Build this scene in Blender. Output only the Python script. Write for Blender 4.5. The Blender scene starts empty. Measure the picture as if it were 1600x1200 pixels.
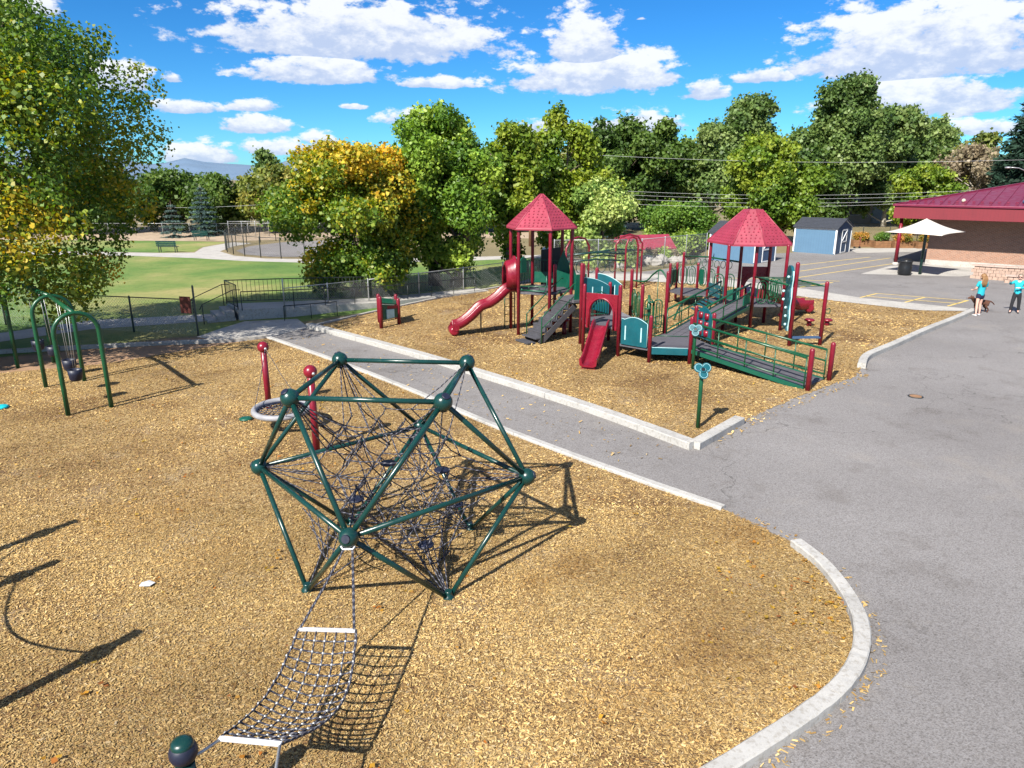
import bpy, bmesh, math, random
import numpy as np
from mathutils import Vector, Matrix
R = math.radians
pi = math.pi
random.seed(7)
RNG = np.random.default_rng(11)
SC = bpy.context.scene
COL = SC.collection

# ------------------------------------------------------------------ camera
cd = bpy.data.cameras.new('camera')
cam = bpy.data.objects.new('camera', cd)
COL.objects.link(cam)
cam.location = (0, 0, 5.6)
cam.rotation_euler = (R(90 - 16.148), 0, 0)
cd.sensor_width = 36
cd.lens = 24.93
cd.clip_end = 20000
SC.camera = cam

# ------------------------------------------------------------------ sky, sun, exposure
SUN_EL, SUN_AZ = 41.0, 213.6          # azimuth clockwise from +Y
sd = bpy.data.lights.new('sun', 'SUN')
sd.energy = 5.0
sd.angle = R(0.53)
sd.color = (1.0, 0.95, 0.86)
sun = bpy.data.objects.new('sun', sd)
COL.objects.link(sun)
_sv = Vector((math.sin(R(SUN_AZ)) * math.cos(R(SUN_EL)), math.cos(R(SUN_AZ)) * math.cos(R(SUN_EL)), math.sin(R(SUN_EL))))
sun.rotation_euler = _sv.to_track_quat('Z', 'Y').to_euler()
sun.location = _sv * 60
SC.view_settings.view_transform = 'Standard'
SC.view_settings.look = 'None'
SC.view_settings.exposure = 1.05
SC.view_settings.gamma = 1.0

W = bpy.data.worlds.new('World')
SC.world = W
W.use_nodes = True
W.cycles.sampling_method = 'MANUAL'
W.cycles.sample_map_resolution = 256
SC.cycles.max_bounces = 5
SC.cycles.diffuse_bounces = 1
SC.cycles.glossy_bounces = 2
WN, WL = W.node_tree.nodes, W.node_tree.links
WN.clear()

def wn(t, **k):
    n = WN.new(t)
    for a, b in k.items():
        setattr(n, a, b)
    return n

def plug(n, i, v):
    if isinstance(v, bpy.types.NodeSocket):
        WL.new(v, n.inputs[i])
    else:
        n.inputs[i].default_value = v

def wm(op, a, b=0.0, c=0.0, clamp=False):
    n = wn('ShaderNodeMath', operation=op, use_clamp=clamp)
    plug(n, 0, a); plug(n, 1, b); plug(n, 2, c)
    return n.outputs[0]

def wmap(v, a, b, c=0.0, d=1.0):
    n = wn('ShaderNodeMapRange', interpolation_type='SMOOTHSTEP')
    plug(n, 0, v); plug(n, 1, a); plug(n, 2, b); plug(n, 3, c); plug(n, 4, d)
    return n.outputs[0]

def wmixc(f, a, b):
    n = wn('ShaderNodeMix', data_type='RGBA')
    plug(n, 0, f); plug(n, 6, a); plug(n, 7, b)
    return n.outputs[2]

sky = wn('ShaderNodeTexSky', sky_type='NISHITA')
sky.sun_disc = False
sky.sun_elevation = R(SUN_EL)
sky.sun_rotation = R(SUN_AZ)
sky.altitude = 1600
sky.air_density = 1.0
sky.dust_density = 0.35
sky.ozone_density = 2.5
tc = wn('ShaderNodeTexCoord')
sep = wn('ShaderNodeSeparateXYZ')
WL.new(tc.outputs['Generated'], sep.inputs[0])
dx, dy, dz = sep.outputs
AZ = wm('MULTIPLY', wm('ARCTAN2', dx, dy), 180 / pi)
EL = wm('MULTIPLY', wm('ARCSINE', wm('MINIMUM', wm('MAXIMUM', dz, -1.0), 1.0)), 180 / pi)

def wnoise(sx, sy, off, detail, rough, dist=0.0):
    c = wn('ShaderNodeCombineXYZ')
    plug(c, 0, wm('MULTIPLY', AZ, sx)); plug(c, 1, wm('MULTIPLY', EL, sy)); plug(c, 2, off)
    n = wn('ShaderNodeTexNoise')
    WL.new(c.outputs[0], n.inputs['Vector'])
    n.inputs['Scale'].default_value = 1.0
    n.inputs['Detail'].default_value = detail
    n.inputs['Roughness'].default_value = rough
    n.inputs['Distortion'].default_value = dist
    return n.outputs[0]

nz1 = wnoise(0.34, 0.75, 3.1, 6.0, 0.62, 0.0)
nz2 = wnoise(1.1, 1.9, 8.7, 4.0, 0.6, 0.0)
# cumulus: azimuth, elevation of the flat base, half width, height (degrees)
CLOUDS = [(6.21, 6.89, 7.66, 2.64, 1),
    (5.44, 8.74, 3.5, 3.61, 1),
    (9.66, 3.65, 4.29, 1.61, 1),
    (28.35, 7.37, 8.41, 4.44, 1.1),
    (28.74, 4.64, 7.85, 3.11, 0.9),
    (14.15, 5.86, 2.02, 1.45, 0.95),
    (18.05, 6.76, 2.98, 1.08, 0.8),
    (-11.21, 9.16, 11.68, 3.62, 1.05),
    (-14.06, 7.06, 5.98, 1.88, 1),
    (-5.74, 6.63, 3.82, 0.74, 0.95),
    (-27.23, 6.09, 2.24, 2.02, 1),
    (-23.98, 6.42, 0.97, 0.56, 0.9),
    (-23.32, 4.57, 3.35, 0.91, 0.9),
    (-18.79, 3.51, 2.75, 1.29, 1),
    (-18.67, 4.8, 2.65, 0.85, 0.9),
    (-22.44, 1.37, 3.23, 1.47, 1),
    (-16.72, 1.95, 5.55, 1.16, 0.85),
    (-14.39, 2.61, 1.85, 0.89, 0.9),
    (2.44, 3.47, 3.4, 1.45, 0.8),
    (-7.73, 4.12, 2.88, 1.16, 0.75),
    (-31.46, 9.9, 2.44, 1.06, 1),
    (-11.69, 5.05, 1.21, 0.4, 0.9),
    (26.63, 3.52, 4.83, 1.22, 0.85),
    (31.52, 2.96, 4.06, 1.17, 0.8),
    (9.29, 10.94, 1.36, 0.4, 0.4),
    (-3.93, 1.94, 10.78, 0.65, 0.55)]
cv_ = wn('ShaderNodeCombineXYZ')
plug(cv_, 0, AZ); plug(cv_, 1, EL)
def wv(op, x, y=None, z=None, out=0):
    n = wn('ShaderNodeVectorMath', operation=op)
    for k_, v_ in enumerate((x, y, z)):
        if v_ is not None: plug(n, k_, v_)
    return n.outputs[out]
best, bv = None, None
for (a0, e0, w_, h_, wt) in CLOUDS:
    q = wv('MULTIPLY_ADD', cv_.outputs[0], (1 / w_, 1 / h_, 0), (-a0 / w_, -e0 / h_, 0))
    ln = wv('LENGTH', wv('MAXIMUM', q, wv('MULTIPLY', q, (-1, -3.2, 0))), out=1)
    s = wm('SUBTRACT', wt, ln)
    if best is None:
        best, bv = s, q
    else:
        mx_ = wn('ShaderNodeMix', data_type='VECTOR')
        plug(mx_, 0, wm('GREATER_THAN', s, best)); plug(mx_, 4, bv); plug(mx_, 5, q)
        bv = mx_.outputs[1]
        best = wm('MAXIMUM', best, s)
sv_ = wn('ShaderNodeSeparateXYZ')
WL.new(bv, sv_.inputs[0])
bv = sv_.outputs[1]
# the rest of the sky carries on with the same broken cumulus
big = wnoise(0.055, 0.13, 1.7, 2.0, 0.55, 0.0)
outer = wm('MAXIMUM', wmap(wm('ABSOLUTE', AZ), 36.0, 44.0), wmap(EL, 13.0, 18.0))
gen = wm('ADD', wm('MULTIPLY', wm('SUBTRACT', big, 0.53), 5.0), wm('MULTIPLY', wm('SUBTRACT', outer, 1.0), 4.0))
bv = wm('ADD', bv, wm('MULTIPLY', outer, wm('MULTIPLY', gen, 0.5)))
best = wm('MAXIMUM', best, gen)
bump = wm('ADD', wm('MULTIPLY', wm('SUBTRACT', nz1, 0.5), 2.1), wm('MULTIPLY', wm('SUBTRACT', nz2, 0.5), 0.75))
dens = wmap(wm('ADD', best, bump), 0.0, 0.34)
lit = wmap(wm('ADD', wm('ADD', wm('MULTIPLY', bv, 0.9), wm('MULTIPLY', wm('SUBTRACT', nz1, 0.5), 2.0)), wm('MULTIPLY', wm('SUBTRACT', nz2, 0.5), 1.3)), -0.25, 0.62)
ccol = wmixc(lit, (5.6, 6.6, 8.8, 1), (9.9, 10.1, 10.4, 1))
hs = wn('ShaderNodeHueSaturation')
hs.inputs['Saturation'].default_value = 1.28
hs.inputs['Value'].default_value = 1.16
WL.new(sky.outputs[0], hs.inputs['Color'])
tint = wn('ShaderNodeMix', data_type='RGBA', blend_type='MULTIPLY')
tint.inputs[0].default_value = 1.0
WL.new(hs.outputs[0], tint.inputs[6])
tint.inputs[7].default_value = (.40, .90, 1.22, 1)
mixed = wmixc(wm('MULTIPLY', dens, 0.93), tint.outputs[2], ccol)
bg = wn('ShaderNodeBackground')
WL.new(mixed, bg.inputs[0])
bg.inputs[1].default_value = 0.05
wo = wn('ShaderNodeOutputWorld')
WL.new(bg.outputs[0], wo.inputs[0])

# ------------------------------------------------------------------ materials
def newmat(name):
    m = bpy.data.materials.new(name)
    m.use_nodes = True
    nt = m.node_tree
    return m, nt, nt.nodes, nt.links, nt.nodes['Principled BSDF']

def setp(b, **k):
    for a, v in k.items():
        b.inputs[a].default_value = v

def c4(c, f=1.0):
    return (min(1, c[0] * f), min(1, c[1] * f), min(1, c[2] * f), 1)

def add_bump(nt, b, h, strength, dist):
    n = nt.nodes.new('ShaderNodeBump')
    n.inputs['Strength'].default_value = strength
    n.inputs['Distance'].default_value = dist
    nt.links.new(h, n.inputs['Height'])
    nt.links.new(n.outputs[0], b.inputs['Normal'])

def noise(nt, vec, scale, detail=4, rough=.55):
    n = nt.nodes.new('ShaderNodeTexNoise')
    n.inputs['Scale'].default_value = scale
    n.inputs['Detail'].default_value = detail
    n.inputs['Roughness'].default_value = rough
    nt.links.new(vec, n.inputs['Vector'])
    return n.outputs[0]

def ramp(nt, f, stops):
    n = nt.nodes.new('ShaderNodeValToRGB')
    e = n.color_ramp.elements
    while len(e) < len(stops):
        e.new(0.5)
    for i, (p, c) in enumerate(stops):
        e[i].position = p
        e[i].color = c4(c)
    nt.links.new(f, n.inputs[0])
    return n.outputs[0]

def mixc(nt, f, a, b, bt='MIX'):
    n = nt.nodes.new('ShaderNodeMix')
    n.data_type = 'RGBA'
    n.blend_type = bt
    for i, v in ((0, f), (6, a), (7, b)):
        if isinstance(v, bpy.types.NodeSocket):
            nt.links.new(v, n.inputs[i])
        else:
            n.inputs[i].default_value = v if i == 0 else (c4(v) if len(v) == 3 else v)
    return n.outputs[2]

def mth(nt, op, a, b=0.0, c=0.0):
    n = nt.nodes.new('ShaderNodeMath')
    n.operation = op
    for i, v in enumerate((a, b, c)):
        if isinstance(v, bpy.types.NodeSocket):
            nt.links.new(v, n.inputs[i])
        else:
            n.inputs[i].default_value = v
    return n.outputs[0]

def posv(nt):
    return nt.nodes.new('ShaderNodeNewGeometry').outputs['Position']

def pm(name, col, rough=.5, var=.12, scale=4.0, bump=0.0, bscale=60.0, metal=0.0, coat=0.0, wear=None, spec=.5):
    """plain procedural material: a base colour with uneven tone, optional fine relief and worn patches"""
    m, nt, N, L, b = newmat(name)
    p = posv(nt)
    f = noise(nt, p, scale, 5, .6)
    colr = ramp(nt, f, [(.3, tuple(x * (1 - var) for x in col)), (.7, tuple(x * (1 + var) for x in col))])
    if wear:
        g = ramp(nt, noise(nt, p, scale * 2.3, 6, .7), [(.58, (0, 0, 0)), (.7, (1, 1, 1))])
        colr = mixc(nt, mth(nt, 'MULTIPLY', g, .55), colr, wear)
    L.new(colr, b.inputs['Base Color'])
    rr = nt.nodes.new('ShaderNodeMapRange')
    L.new(noise(nt, p, scale * 3, 4), rr.inputs[0])
    rr.inputs[1].default_value = .3; rr.inputs[2].default_value = .7
    rr.inputs[3].default_value = max(.05, rough - .1); rr.inputs[4].default_value = min(1, rough + .1)
    L.new(rr.outputs[0], b.inputs['Roughness'])
    setp(b, Metallic=metal)
    b.inputs['Coat Weight'].default_value = coat
    b.inputs['Specular IOR Level'].default_value = spec
    if bump:
        add_bump(nt, b, noise(nt, p, bscale, 3), bump, .01)
    return m

MT = {}
MT['red'] = pm('red_paint', (.165, .006, .019), .36, .22, 2.6, .03, 90, wear=(.25, .02, .04))
MT['redplastic'] = pm('red_plastic', (.175, .006, .018), .3, .2, 2.6, .04, 40, wear=(.30, .03, .05))
MT['roofred'] = pm('roof_red_plastic', (.25, .028, .052), .48, .18, 1.9, .05, 30)
MT['green'] = pm('green_paint', (.0035, .060, .024), .34, .2, 3.0, .03, 90)
MT['dkgreen'] = pm('dark_green_paint', (.0035, .033, .029), .28, .2, 3.0, .03, 80)
MT['teal'] = pm('teal_plastic', (.004, .078, .100), .4, .18, 2.5, .04, 30, wear=(.012, .11, .13))
MT['tealedge'] = pm('pale_teal_edge', (.35, .55, .57), .5)
MT['tealgreen'] = pm('green_plastic', (.004, .075, .046), .4, .1, 2.5, .04, 30)
MT['rubber'] = pm('black_rubber', (.016, .016, .018), .75, .2, 6)
MT['blue_rubber'] = pm('navy_rubber', (.008, .011, .028), .5, .2, 6)
MT['steel'] = pm('galvanised_steel', (.42, .43, .43), .42, .12, 8, metal=.6)
MT['dksteel'] = pm('dark_steel_paint', (.018, .023, .022), .5, .2, 5)
MT['fencegreen'] = pm('green_grey_fence_post', (.055, .075, .07), .5, .2, 5)
MT['whiteplastic'] = pm('pale_grey_plastic', (.50, .50, .52), .45, .08, 6)
MT['white'] = pm('white_paint', (.62, .63, .64), .55, .06, 4)
MT['cloth'] = pm('shade_cloth', (.56, .51, .45), .8, .05, 2, .06, 120)
MT['shedblue'] = None
MT['navy'] = pm('dark_blue_siding', (.035, .075, .15), .6, .12, 5)
MT['shingle'] = pm('dark_shingle', (.030, .034, .045), .85, .3, 9, .4, 60)
MT['barkm'] = pm('bark', (.105, .078, .056), .9, .35, 6, .9, 22)
MT['barkpale'] = pm('pale_bark', (.36, .33, .28), .9, .3, 4, .7, 16)
MT['wood'] = pm('planter_wood', (.20, .10, .045), .75, .25, 4, .3, 40)
MT['pole'] = pm('weathered_pole_wood', (.22, .12, .06), .85, .25, 4, .3, 40)
MT['stone'] = pm('pinkish_block', (.36, .25, .195), .85, .2, 5, .4, 30)
MT['stonecap'] = pm('pinkish_cap', (.40, .30, .25), .85, .12, 5, .2, 40)
MT['rock'] = pm('garden_rock', (.27, .255, .235), .9, .3, 3, .8, 9)
MT['black'] = pm('black_plastic', (.010, .011, .013), .4, .2, 5)
MT['soil'] = pm('soil', (.10, .065, .04), .95, .3, 4, .6, 30)
MT['skin'] = pm('skin', (.55, .33, .26), .55, .06, 8)
MT['tealcloth'] = pm('turquoise_cloth', (.010, .33, .40), .85, .1, 9)
MT['navycloth'] = pm('navy_cloth', (.012, .015, .045), .9, .1, 9)
MT['darkcloth'] = pm('black_cloth', (.012, .012, .016), .9, .1, 9)
MT['hair'] = pm('blond_brown_hair', (.20, .105, .04), .6, .35, 30)
MT['hairgrey'] = pm('grey_brown_hair', (.16, .12, .09), .6, .3, 30)
MT['dogfur'] = pm('brown_fur', (.075, .028, .014), .85, .4, 12)
MT['yellowpaint'] = pm('yellow_line_paint', (.62, .44, .10), .8, .15, 5, wear=(.3, .27, .22))
MT['hill'] = pm('hill_forest_haze', (.10, .16, .24), .95, .2, .002)  # blue of the distant air is mixed into the hill colour; no haze volume
MT['glass'] = pm('dark_glass', (.02, .03, .04), .08, .05, 3)
MT['silver'] = pm('silver_car_paint', (.55, .57, .60), .25, .04, 3, metal=.3, coat=.6)
MT['tan'] = pm('tan_stucco', (.45, .38, .30), .9, .1, 3, .2, 40)
MT['garage'] = pm('grey_garage_door', (.32, .36, .36), .6, .06, 3)
MT['sign'] = pm('red_brown_sign', (.16, .045, .035), .5, .1, 5)
MT['yellowplastic'] = pm('orange_flowers', (.55, .22, .02), .8, .4, 8)
MT['cyan'] = pm('cyan_plastic', (.01, .42, .50), .4, .1, 8)

def m_concrete(name, col, st=.35):
    m, nt, N, L, b = newmat(name)
    p = posv(nt)
    f = noise(nt, p, 1.1, 8, .62)
    c1 = ramp(nt, f, [(.32, tuple(x * .80 for x in col)), (.5, col), (.72, tuple(min(1, x * 1.10) for x in col))])
    g = ramp(nt, noise(nt, p, 14, 5, .7), [(.36, (.55, .5, .43)), (.5, (1, 1, 1))])
    c2 = mixc(nt, .55, c1, g, 'MULTIPLY')
    g2 = ramp(nt, noise(nt, p, 160, 2, .6), [(.3, (.82, .82, .82)), (.6, (1.0, 1.0, 1.0))])
    L.new(mixc(nt, .8, c2, g2, 'MULTIPLY'), b.inputs['Base Color'])
    setp(b, Roughness=.9)
    add_bump(nt, b, noise(nt, p, 90, 5, .7), st, .006)
    return m
MT['concrete'] = m_concrete('concrete', (.40, .38, .35))
MT['kerb'] = m_concrete('kerb_concrete', (.385, .375, .355))
MT['footing'] = m_concrete('old_concrete', (.36, .34, .31))

def m_asphalt():
    m, nt, N, L, b = newmat('asphalt')
    p = posv(nt)
    a = noise(nt, p, .22, 6, .6)
    base = ramp(nt, a, [(.3, (.195, .186, .184)), (.5, (.228, .219, .217)), (.72, (.262, .253, .251))])
    sp = noise(nt, p, 48, 4, .75)
    spc = ramp(nt, sp, [(.30, (.30, .29, .28)), (.46, (.86, .85, .84)), (.58, (1.12, 1.10, 1.08)), (.70, (1.9, 1.85, 1.8))])
    v = nt.nodes.new('ShaderNodeTexVoronoi')
    v.inputs['Scale'].default_value = 65
    L.new(p, v.inputs['Vector'])
    vs = nt.nodes.new('ShaderNodeSeparateColor')
    L.new(v.outputs['Color'], vs.inputs[0])
    stone = ramp(nt, vs.outputs[0], [(.0, (.62, .6, .58)), (.5, (.96, .94, .93)), (.9, (1.15, 1.12, 1.1)), (1.0, (1.9, 1.8, 1.7))])
    c = mixc(nt, 1.0, mixc(nt, .85, base, spc, 'MULTIPLY'), stone, 'MULTIPLY')
    # old stains, oil and dust
    st = ramp(nt, noise(nt, p, .7, 7, .68), [(.36, (.70, .67, .64)), (.46, (1, 1, 1))])
    c = mixc(nt, .55, c, st, 'MULTIPLY')
    du = ramp(nt, noise(nt, p, .35, 8, .7), [(.56, (0, 0, 0)), (.72, (1, 1, 1))])
    c = mixc(nt, mth(nt, 'MULTIPLY', du, .35), c, (.27, .235, .19))
    # hairline cracks
    w = nt.nodes.new('ShaderNodeTexVoronoi')
    w.feature = 'DISTANCE_TO_EDGE'
    w.inputs['Scale'].default_value = .17
    vm = nt.nodes.new('ShaderNodeVectorMath')
    nn = nt.nodes.new('ShaderNodeTexNoise')
    nn.inputs['Scale'].default_value = 1.3
    nn.inputs['Detail'].default_value = 7
    L.new(p, nn.inputs['Vector'])
    sc = nt.nodes.new('ShaderNodeVectorMath'); sc.operation = 'SCALE'
    L.new(nn.outputs['Color'], sc.inputs[0]); sc.inputs['Scale'].default_value = 1.5
    L.new(p, vm.inputs[0]); L.new(sc.outputs[0], vm.inputs[1])
    L.new(vm.outputs[0], w.inputs['Vector'])
    cr = ramp(nt, w.outputs['Distance'], [(.0, (1, 1, 1)), (.0036, (0, 0, 0))])
    cm = ramp(nt, noise(nt, p, .25, 2), [(.42, (0, 0, 0)), (.5, (1, 1, 1))])
    c = mixc(nt, mth(nt, 'MULTIPLY', mth(nt, 'MULTIPLY', cr, cm), .75), c, (.06, .055, .05))
    L.new(c, b.inputs['Base Color'])
    setp(b, Roughness=.93)
    add_bump(nt, b, mth(nt, 'ADD', sp, mth(nt, 'MULTIPLY', v.outputs['Distance'], .7)), .5, .012)
    return m
MT['asphalt'] = m_asphalt()

def m_chips():
    m, nt, N, L, b = newmat('wood_chip_bed')
    p = posv(nt)
    mp = nt.nodes.new('ShaderNodeMapping')
    mp.inputs['Scale'].default_value = (1, 1, .2)
    L.new(p, mp.inputs[0])
    wv = nt.nodes.new('ShaderNodeTexNoise')
    wv.inputs['Scale'].default_value = 9; wv.inputs['Detail'].default_value = 3
    L.new(p, wv.inputs['Vector'])
    sc = nt.nodes.new('ShaderNodeVectorMath'); sc.operation = 'SCALE'
    L.new(wv.outputs['Color'], sc.inputs[0]); sc.inputs['Scale'].default_value = .22
    ad = nt.nodes.new('ShaderNodeVectorMath')
    L.new(mp.outputs[0], ad.inputs[0]); L.new(sc.outputs[0], ad.inputs[1])
    v = nt.nodes.new('ShaderNodeTexVoronoi')
    v.inputs['Scale'].default_value = 34
    v.inputs['Randomness'].default_value = 1
    L.new(ad.outputs[0], v.inputs['Vector'])
    sp = nt.nodes.new('ShaderNodeSeparateColor')
    L.new(v.outputs['Color'], sp.inputs[0])
    c = ramp(nt, sp.outputs[0], [(.0, (.10, .052, .018)), (.2, (.26, .15, .055)), (.5, (.36, .235, .09)), (.8, (.45, .31, .13)), (1, (.55, .42, .22))])
    big = ramp(nt, noise(nt, p, .33, 6, .62), [(.38, (.55, .46, .38)), (.5, (.92, .88, .83)), (.64, (1.08, 1.06, 1.0))])
    c = mixc(nt, 1, c, big, 'MULTIPLY')
    dp = ramp(nt, noise(nt, p, 1.7, 7, .7), [(.32, (.5, .42, .36)), (.43, (1, 1, 1))])
    c = mixc(nt, .8, c, dp, 'MULTIPLY')
    gy = ramp(nt, noise(nt, p, .8, 6, .65), [(.56, (0, 0, 0)), (.7, (1, 1, 1))])
    c = mixc(nt, mth(nt, 'MULTIPLY', gy, .35), c, (.36, .30, .23))
    L.new(c, b.inputs['Base Color'])
    setp(b, Roughness=.95)
    add_bump(nt, b, mth(nt, 'SUBTRACT', noise(nt, p, 40, 4, .7), v.outputs['Distance']), .9, .03)
    return m
MT['chips'] = m_chips()

def m_attr(name, rough=.9, trans=0.0, gloss=.25, attr='tone', bump=0):
    """colour comes from each piece's own tint, stored with the mesh"""
    m, nt, N, L, b = newmat(name)
    a = nt.nodes.new('ShaderNodeAttribute')
    a.attribute_name = attr
    L.new(a.outputs['Color'], b.inputs['Base Color'])
    setp(b, Roughness=rough)
    b.inputs['Specular IOR Level'].default_value = gloss
    if trans:
        t = nt.nodes.new('ShaderNodeBsdfTranslucent')
        hsn = nt.nodes.new('ShaderNodeHueSaturation')
        hsn.inputs['Saturation'].default_value = 1.1
        hsn.inputs['Value'].default_value = 1.3
        L.new(a.outputs['Color'], hsn.inputs['Color'])
        L.new(hsn.outputs[0], t.inputs[0])
        mx = nt.nodes.new('ShaderNodeMixShader')
        mx.inputs[0].default_value = trans
        L.new(b.outputs[0], mx.inputs[1]); L.new(t.outputs[0], mx.inputs[2])
        L.new(mx.outputs[0], nt.nodes['Material Output'].inputs[0])
    return m
MT['leaf'] = m_attr('leaves', .5, .36, .4)
MT['needle'] = m_attr('needles', .7, .1, .2)
MT['chip'] = m_attr('wood_chips', .9, 0, .15)

def m_rope():
    m, nt, N, L, b = newmat('twisted_rope')
    uv = nt.nodes.new('ShaderNodeUVMap')
    s = nt.nodes.new('ShaderNodeSeparateXYZ')
    L.new(uv.outputs[0], s.inputs[0])
    ph = mth(nt, 'FRACT', mth(nt, 'ADD', s.outputs[0], s.outputs[1]))
    c = ramp(nt, ph, [(.0, (.014, .015, .028)), (.68, (.014, .015, .028)), (.73, (.135, .135, .155)), (.95, (.135, .135, .155)), (1, (.016, .017, .03))])
    L.new(c, b.inputs['Base Color'])
    setp(b, Roughness=.8)
    add_bump(nt, b, mth(nt, 'PINGPONG', ph, .5), .6, .006)
    return m
MT['rope'] = m_rope()

def m_lawn():
    m, nt, N, L, b = newmat('lawn_grass')
    p = posv(nt)
    f = noise(nt, p, .10, 7, .6)
    c = ramp(nt, f, [(.36, (.070, .150, .022)), (.45, (.11, .195, .032)), (.53, (.19, .235, .055)), (.62, (.31, .28, .10))])
    g = ramp(nt, noise(nt, p, 2.2, 8, .7), [(.3, (.6, .66, .55)), (.5, (1, 1, 1)), (.7, (1.2, 1.15, 1.0))])
    c = mixc(nt, .9, c, g, 'MULTIPLY')
    g = ramp(nt, noise(nt, p, 28, 4, .7), [(.3, (.55, .6, .5)), (.6, (1.1, 1.1, 1.05))])
    c = mixc(nt, .8, c, g, 'MULTIPLY')
    d = ramp(nt, noise(nt, p, .9, 6, .75), [(.30, (.45, .42, .35)), (.37, (1, 1, 1))])
    c = mixc(nt, .7, c, d, 'MULTIPLY')
    L.new(c, b.inputs['Base Color'])
    setp(b, Roughness=.95)
    add_bump(nt, b, noise(nt, p, 60, 4, .7), .7, .04)
    return m
MT['lawn'] = m_lawn()

def m_ground():
    m, nt, N, L, b = newmat('dry_ground')
    p = posv(nt)
    c = ramp(nt, noise(nt, p, .05, 8, .62), [(.3, (.10, .10, .04)), (.5, (.20, .16, .08)), (.7, (.29, .22, .13))])
    g = ramp(nt, noise(nt, p, 6, 6, .7), [(.3, (.6, .58, .5)), (.6, (1.1, 1.08, 1.0))])
    L.new(mixc(nt, .8, c, g, 'MULTIPLY'), b.inputs['Base Color'])
    setp(b, Roughness=.97)
    add_bump(nt, b, noise(nt, p, 20, 5, .7), .6, .05)
    return m
MT['ground'] = m_ground()
MT['greyrubber'] = pm('grey_rubber', (.24, .24, .255), .6, .15, 6)
MT['dirt'] = pm('bare_dirt', (.27, .165, .095), .95, .25, 1.2, .5, 30)
MT['wire'] = pm('bare_wire', (.55, .56, .56), .5)
MT['gravel'] = pm('tan_gravel', (.34, .26, .18), .95, .25, 1.5, .6, 25)

def m_brick(name, c1, c2, mortar, scale, rot):
    m, nt, N, L, b = newmat(name)
    tcn = nt.nodes.new('ShaderNodeTexCoord')
    mp = nt.nodes.new('ShaderNodeMapping')
    mp.inputs['Rotation'].default_value = rot
    L.new(tcn.outputs['Object'], mp.inputs[0])
    br = nt.nodes.new('ShaderNodeTexBrick')
    br.inputs['Color1'].default_value = c4(c1); br.inputs['Color2'].default_value = c4(c2)
    br.inputs['Mortar'].default_value = c4(mortar)
    br.inputs['Scale'].default_value = scale
    br.inputs['Mortar Size'].default_value = .012
    br.inputs['Brick Width'].default_value = .21 * 1.0
    br.inputs['Row Height'].default_value = .075
    L.new(mp.outputs[0], br.inputs['Vector'])
    L.new(mixc(nt, .5, br.outputs[0], ramp(nt, noise(nt, tcn.outputs['Object'], 3, 6), [(.3, (.75, .72, .7)), (.7, (1.15, 1.12, 1.1))]), 'MULTIPLY'), b.inputs['Base Color'])
    setp(b, Roughness=.9)
    add_bump(nt, b, br.outputs['Fac'], -.5, .01)
    return m
MT['brick'] = m_brick('brick_wall', (.33, .155, .095), (.24, .11, .07), (.31, .25, .20), 1.0, (R(90), 0, 0))

def m_siding(name, col):
    m, nt, N, L, b = newmat(name)
    tcn = nt.nodes.new('ShaderNodeTexCoord')
    w = nt.nodes.new('ShaderNodeTexWave')
    w.bands_direction = 'X'
    w.wave_profile = 'SAW'
    w.inputs['Scale'].default_value = 1.6
    L.new(tcn.outputs['Object'], w.inputs[0])
    c = ramp(nt, w.outputs[0], [(.0, tuple(x * .45 for x in col)), (.05, col), (1, col)])
    g = ramp(nt, noise(nt, tcn.outputs['Object'], 2.0, 6), [(.3, (.85, .87, .9)), (.7, (1.08, 1.05, 1.03))])
    L.new(mixc(nt, .8, c, g, 'MULTIPLY'), b.inputs['Base Color'])
    setp(b, Roughness=.65)
    add_bump(nt, b, w.outputs[0], .15, .01)
    return m
MT['shedblue'] = m_siding('blue_siding', (.078, .16, .25))
MT['roofmetal'] = pm('maroon_metal_roof', (.17, .018, .048), .38, .08, 1.2, metal=.25)
MT['fascia'] = m_siding('red_ribbed_fascia', (.165, .012, .021))

def m_deck():
    m, nt, N, L, b = newmat('perforated_grey_deck')
    p = posv(nt)
    v = nt.nodes.new('ShaderNodeTexVoronoi')
    v.inputs['Scale'].default_value = 26; v.inputs['Randomness'].default_value = .05
    L.new(p, v.inputs['Vector'])
    c = ramp(nt, v.outputs['Distance'], [(.22, (.03, .03, .035)), (.32, (.088, .084, .098))])
    L.new(mixc(nt, .6, c, ramp(nt, noise(nt, p, 3, 6), [(.3, (.7, .7, .7)), (.7, (1.25, 1.22, 1.15))]), 'MULTIPLY'), b.inputs['Base Color'])
    setp(b, Roughness=.7)
    return m
MT['deck'] = m_deck()
MT['step'] = pm('dark_grey_step', (.055, .055, .065), .7, .2, 5, .2, 50)

# ------------------------------------------------------------------ builders
ORG = {}

def tag(o, label=None, cat=None, group=None, kind=None):
    if label: o['label'] = label
    if cat: o['category'] = cat
    if group: o['group'] = group
    if kind: o['kind'] = kind
    return o

def thing(name, loc, label, cat, group=None, rz=0.0):
    o = bpy.data.objects.new(name, None)
    o.empty_display_size = .2
    COL.objects.link(o)
    o.location = loc
    o.rotation_euler = (0, 0, rz)
    ORG[o.name] = (Vector(loc), rz)
    return tag(o, label, cat, group)

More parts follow.
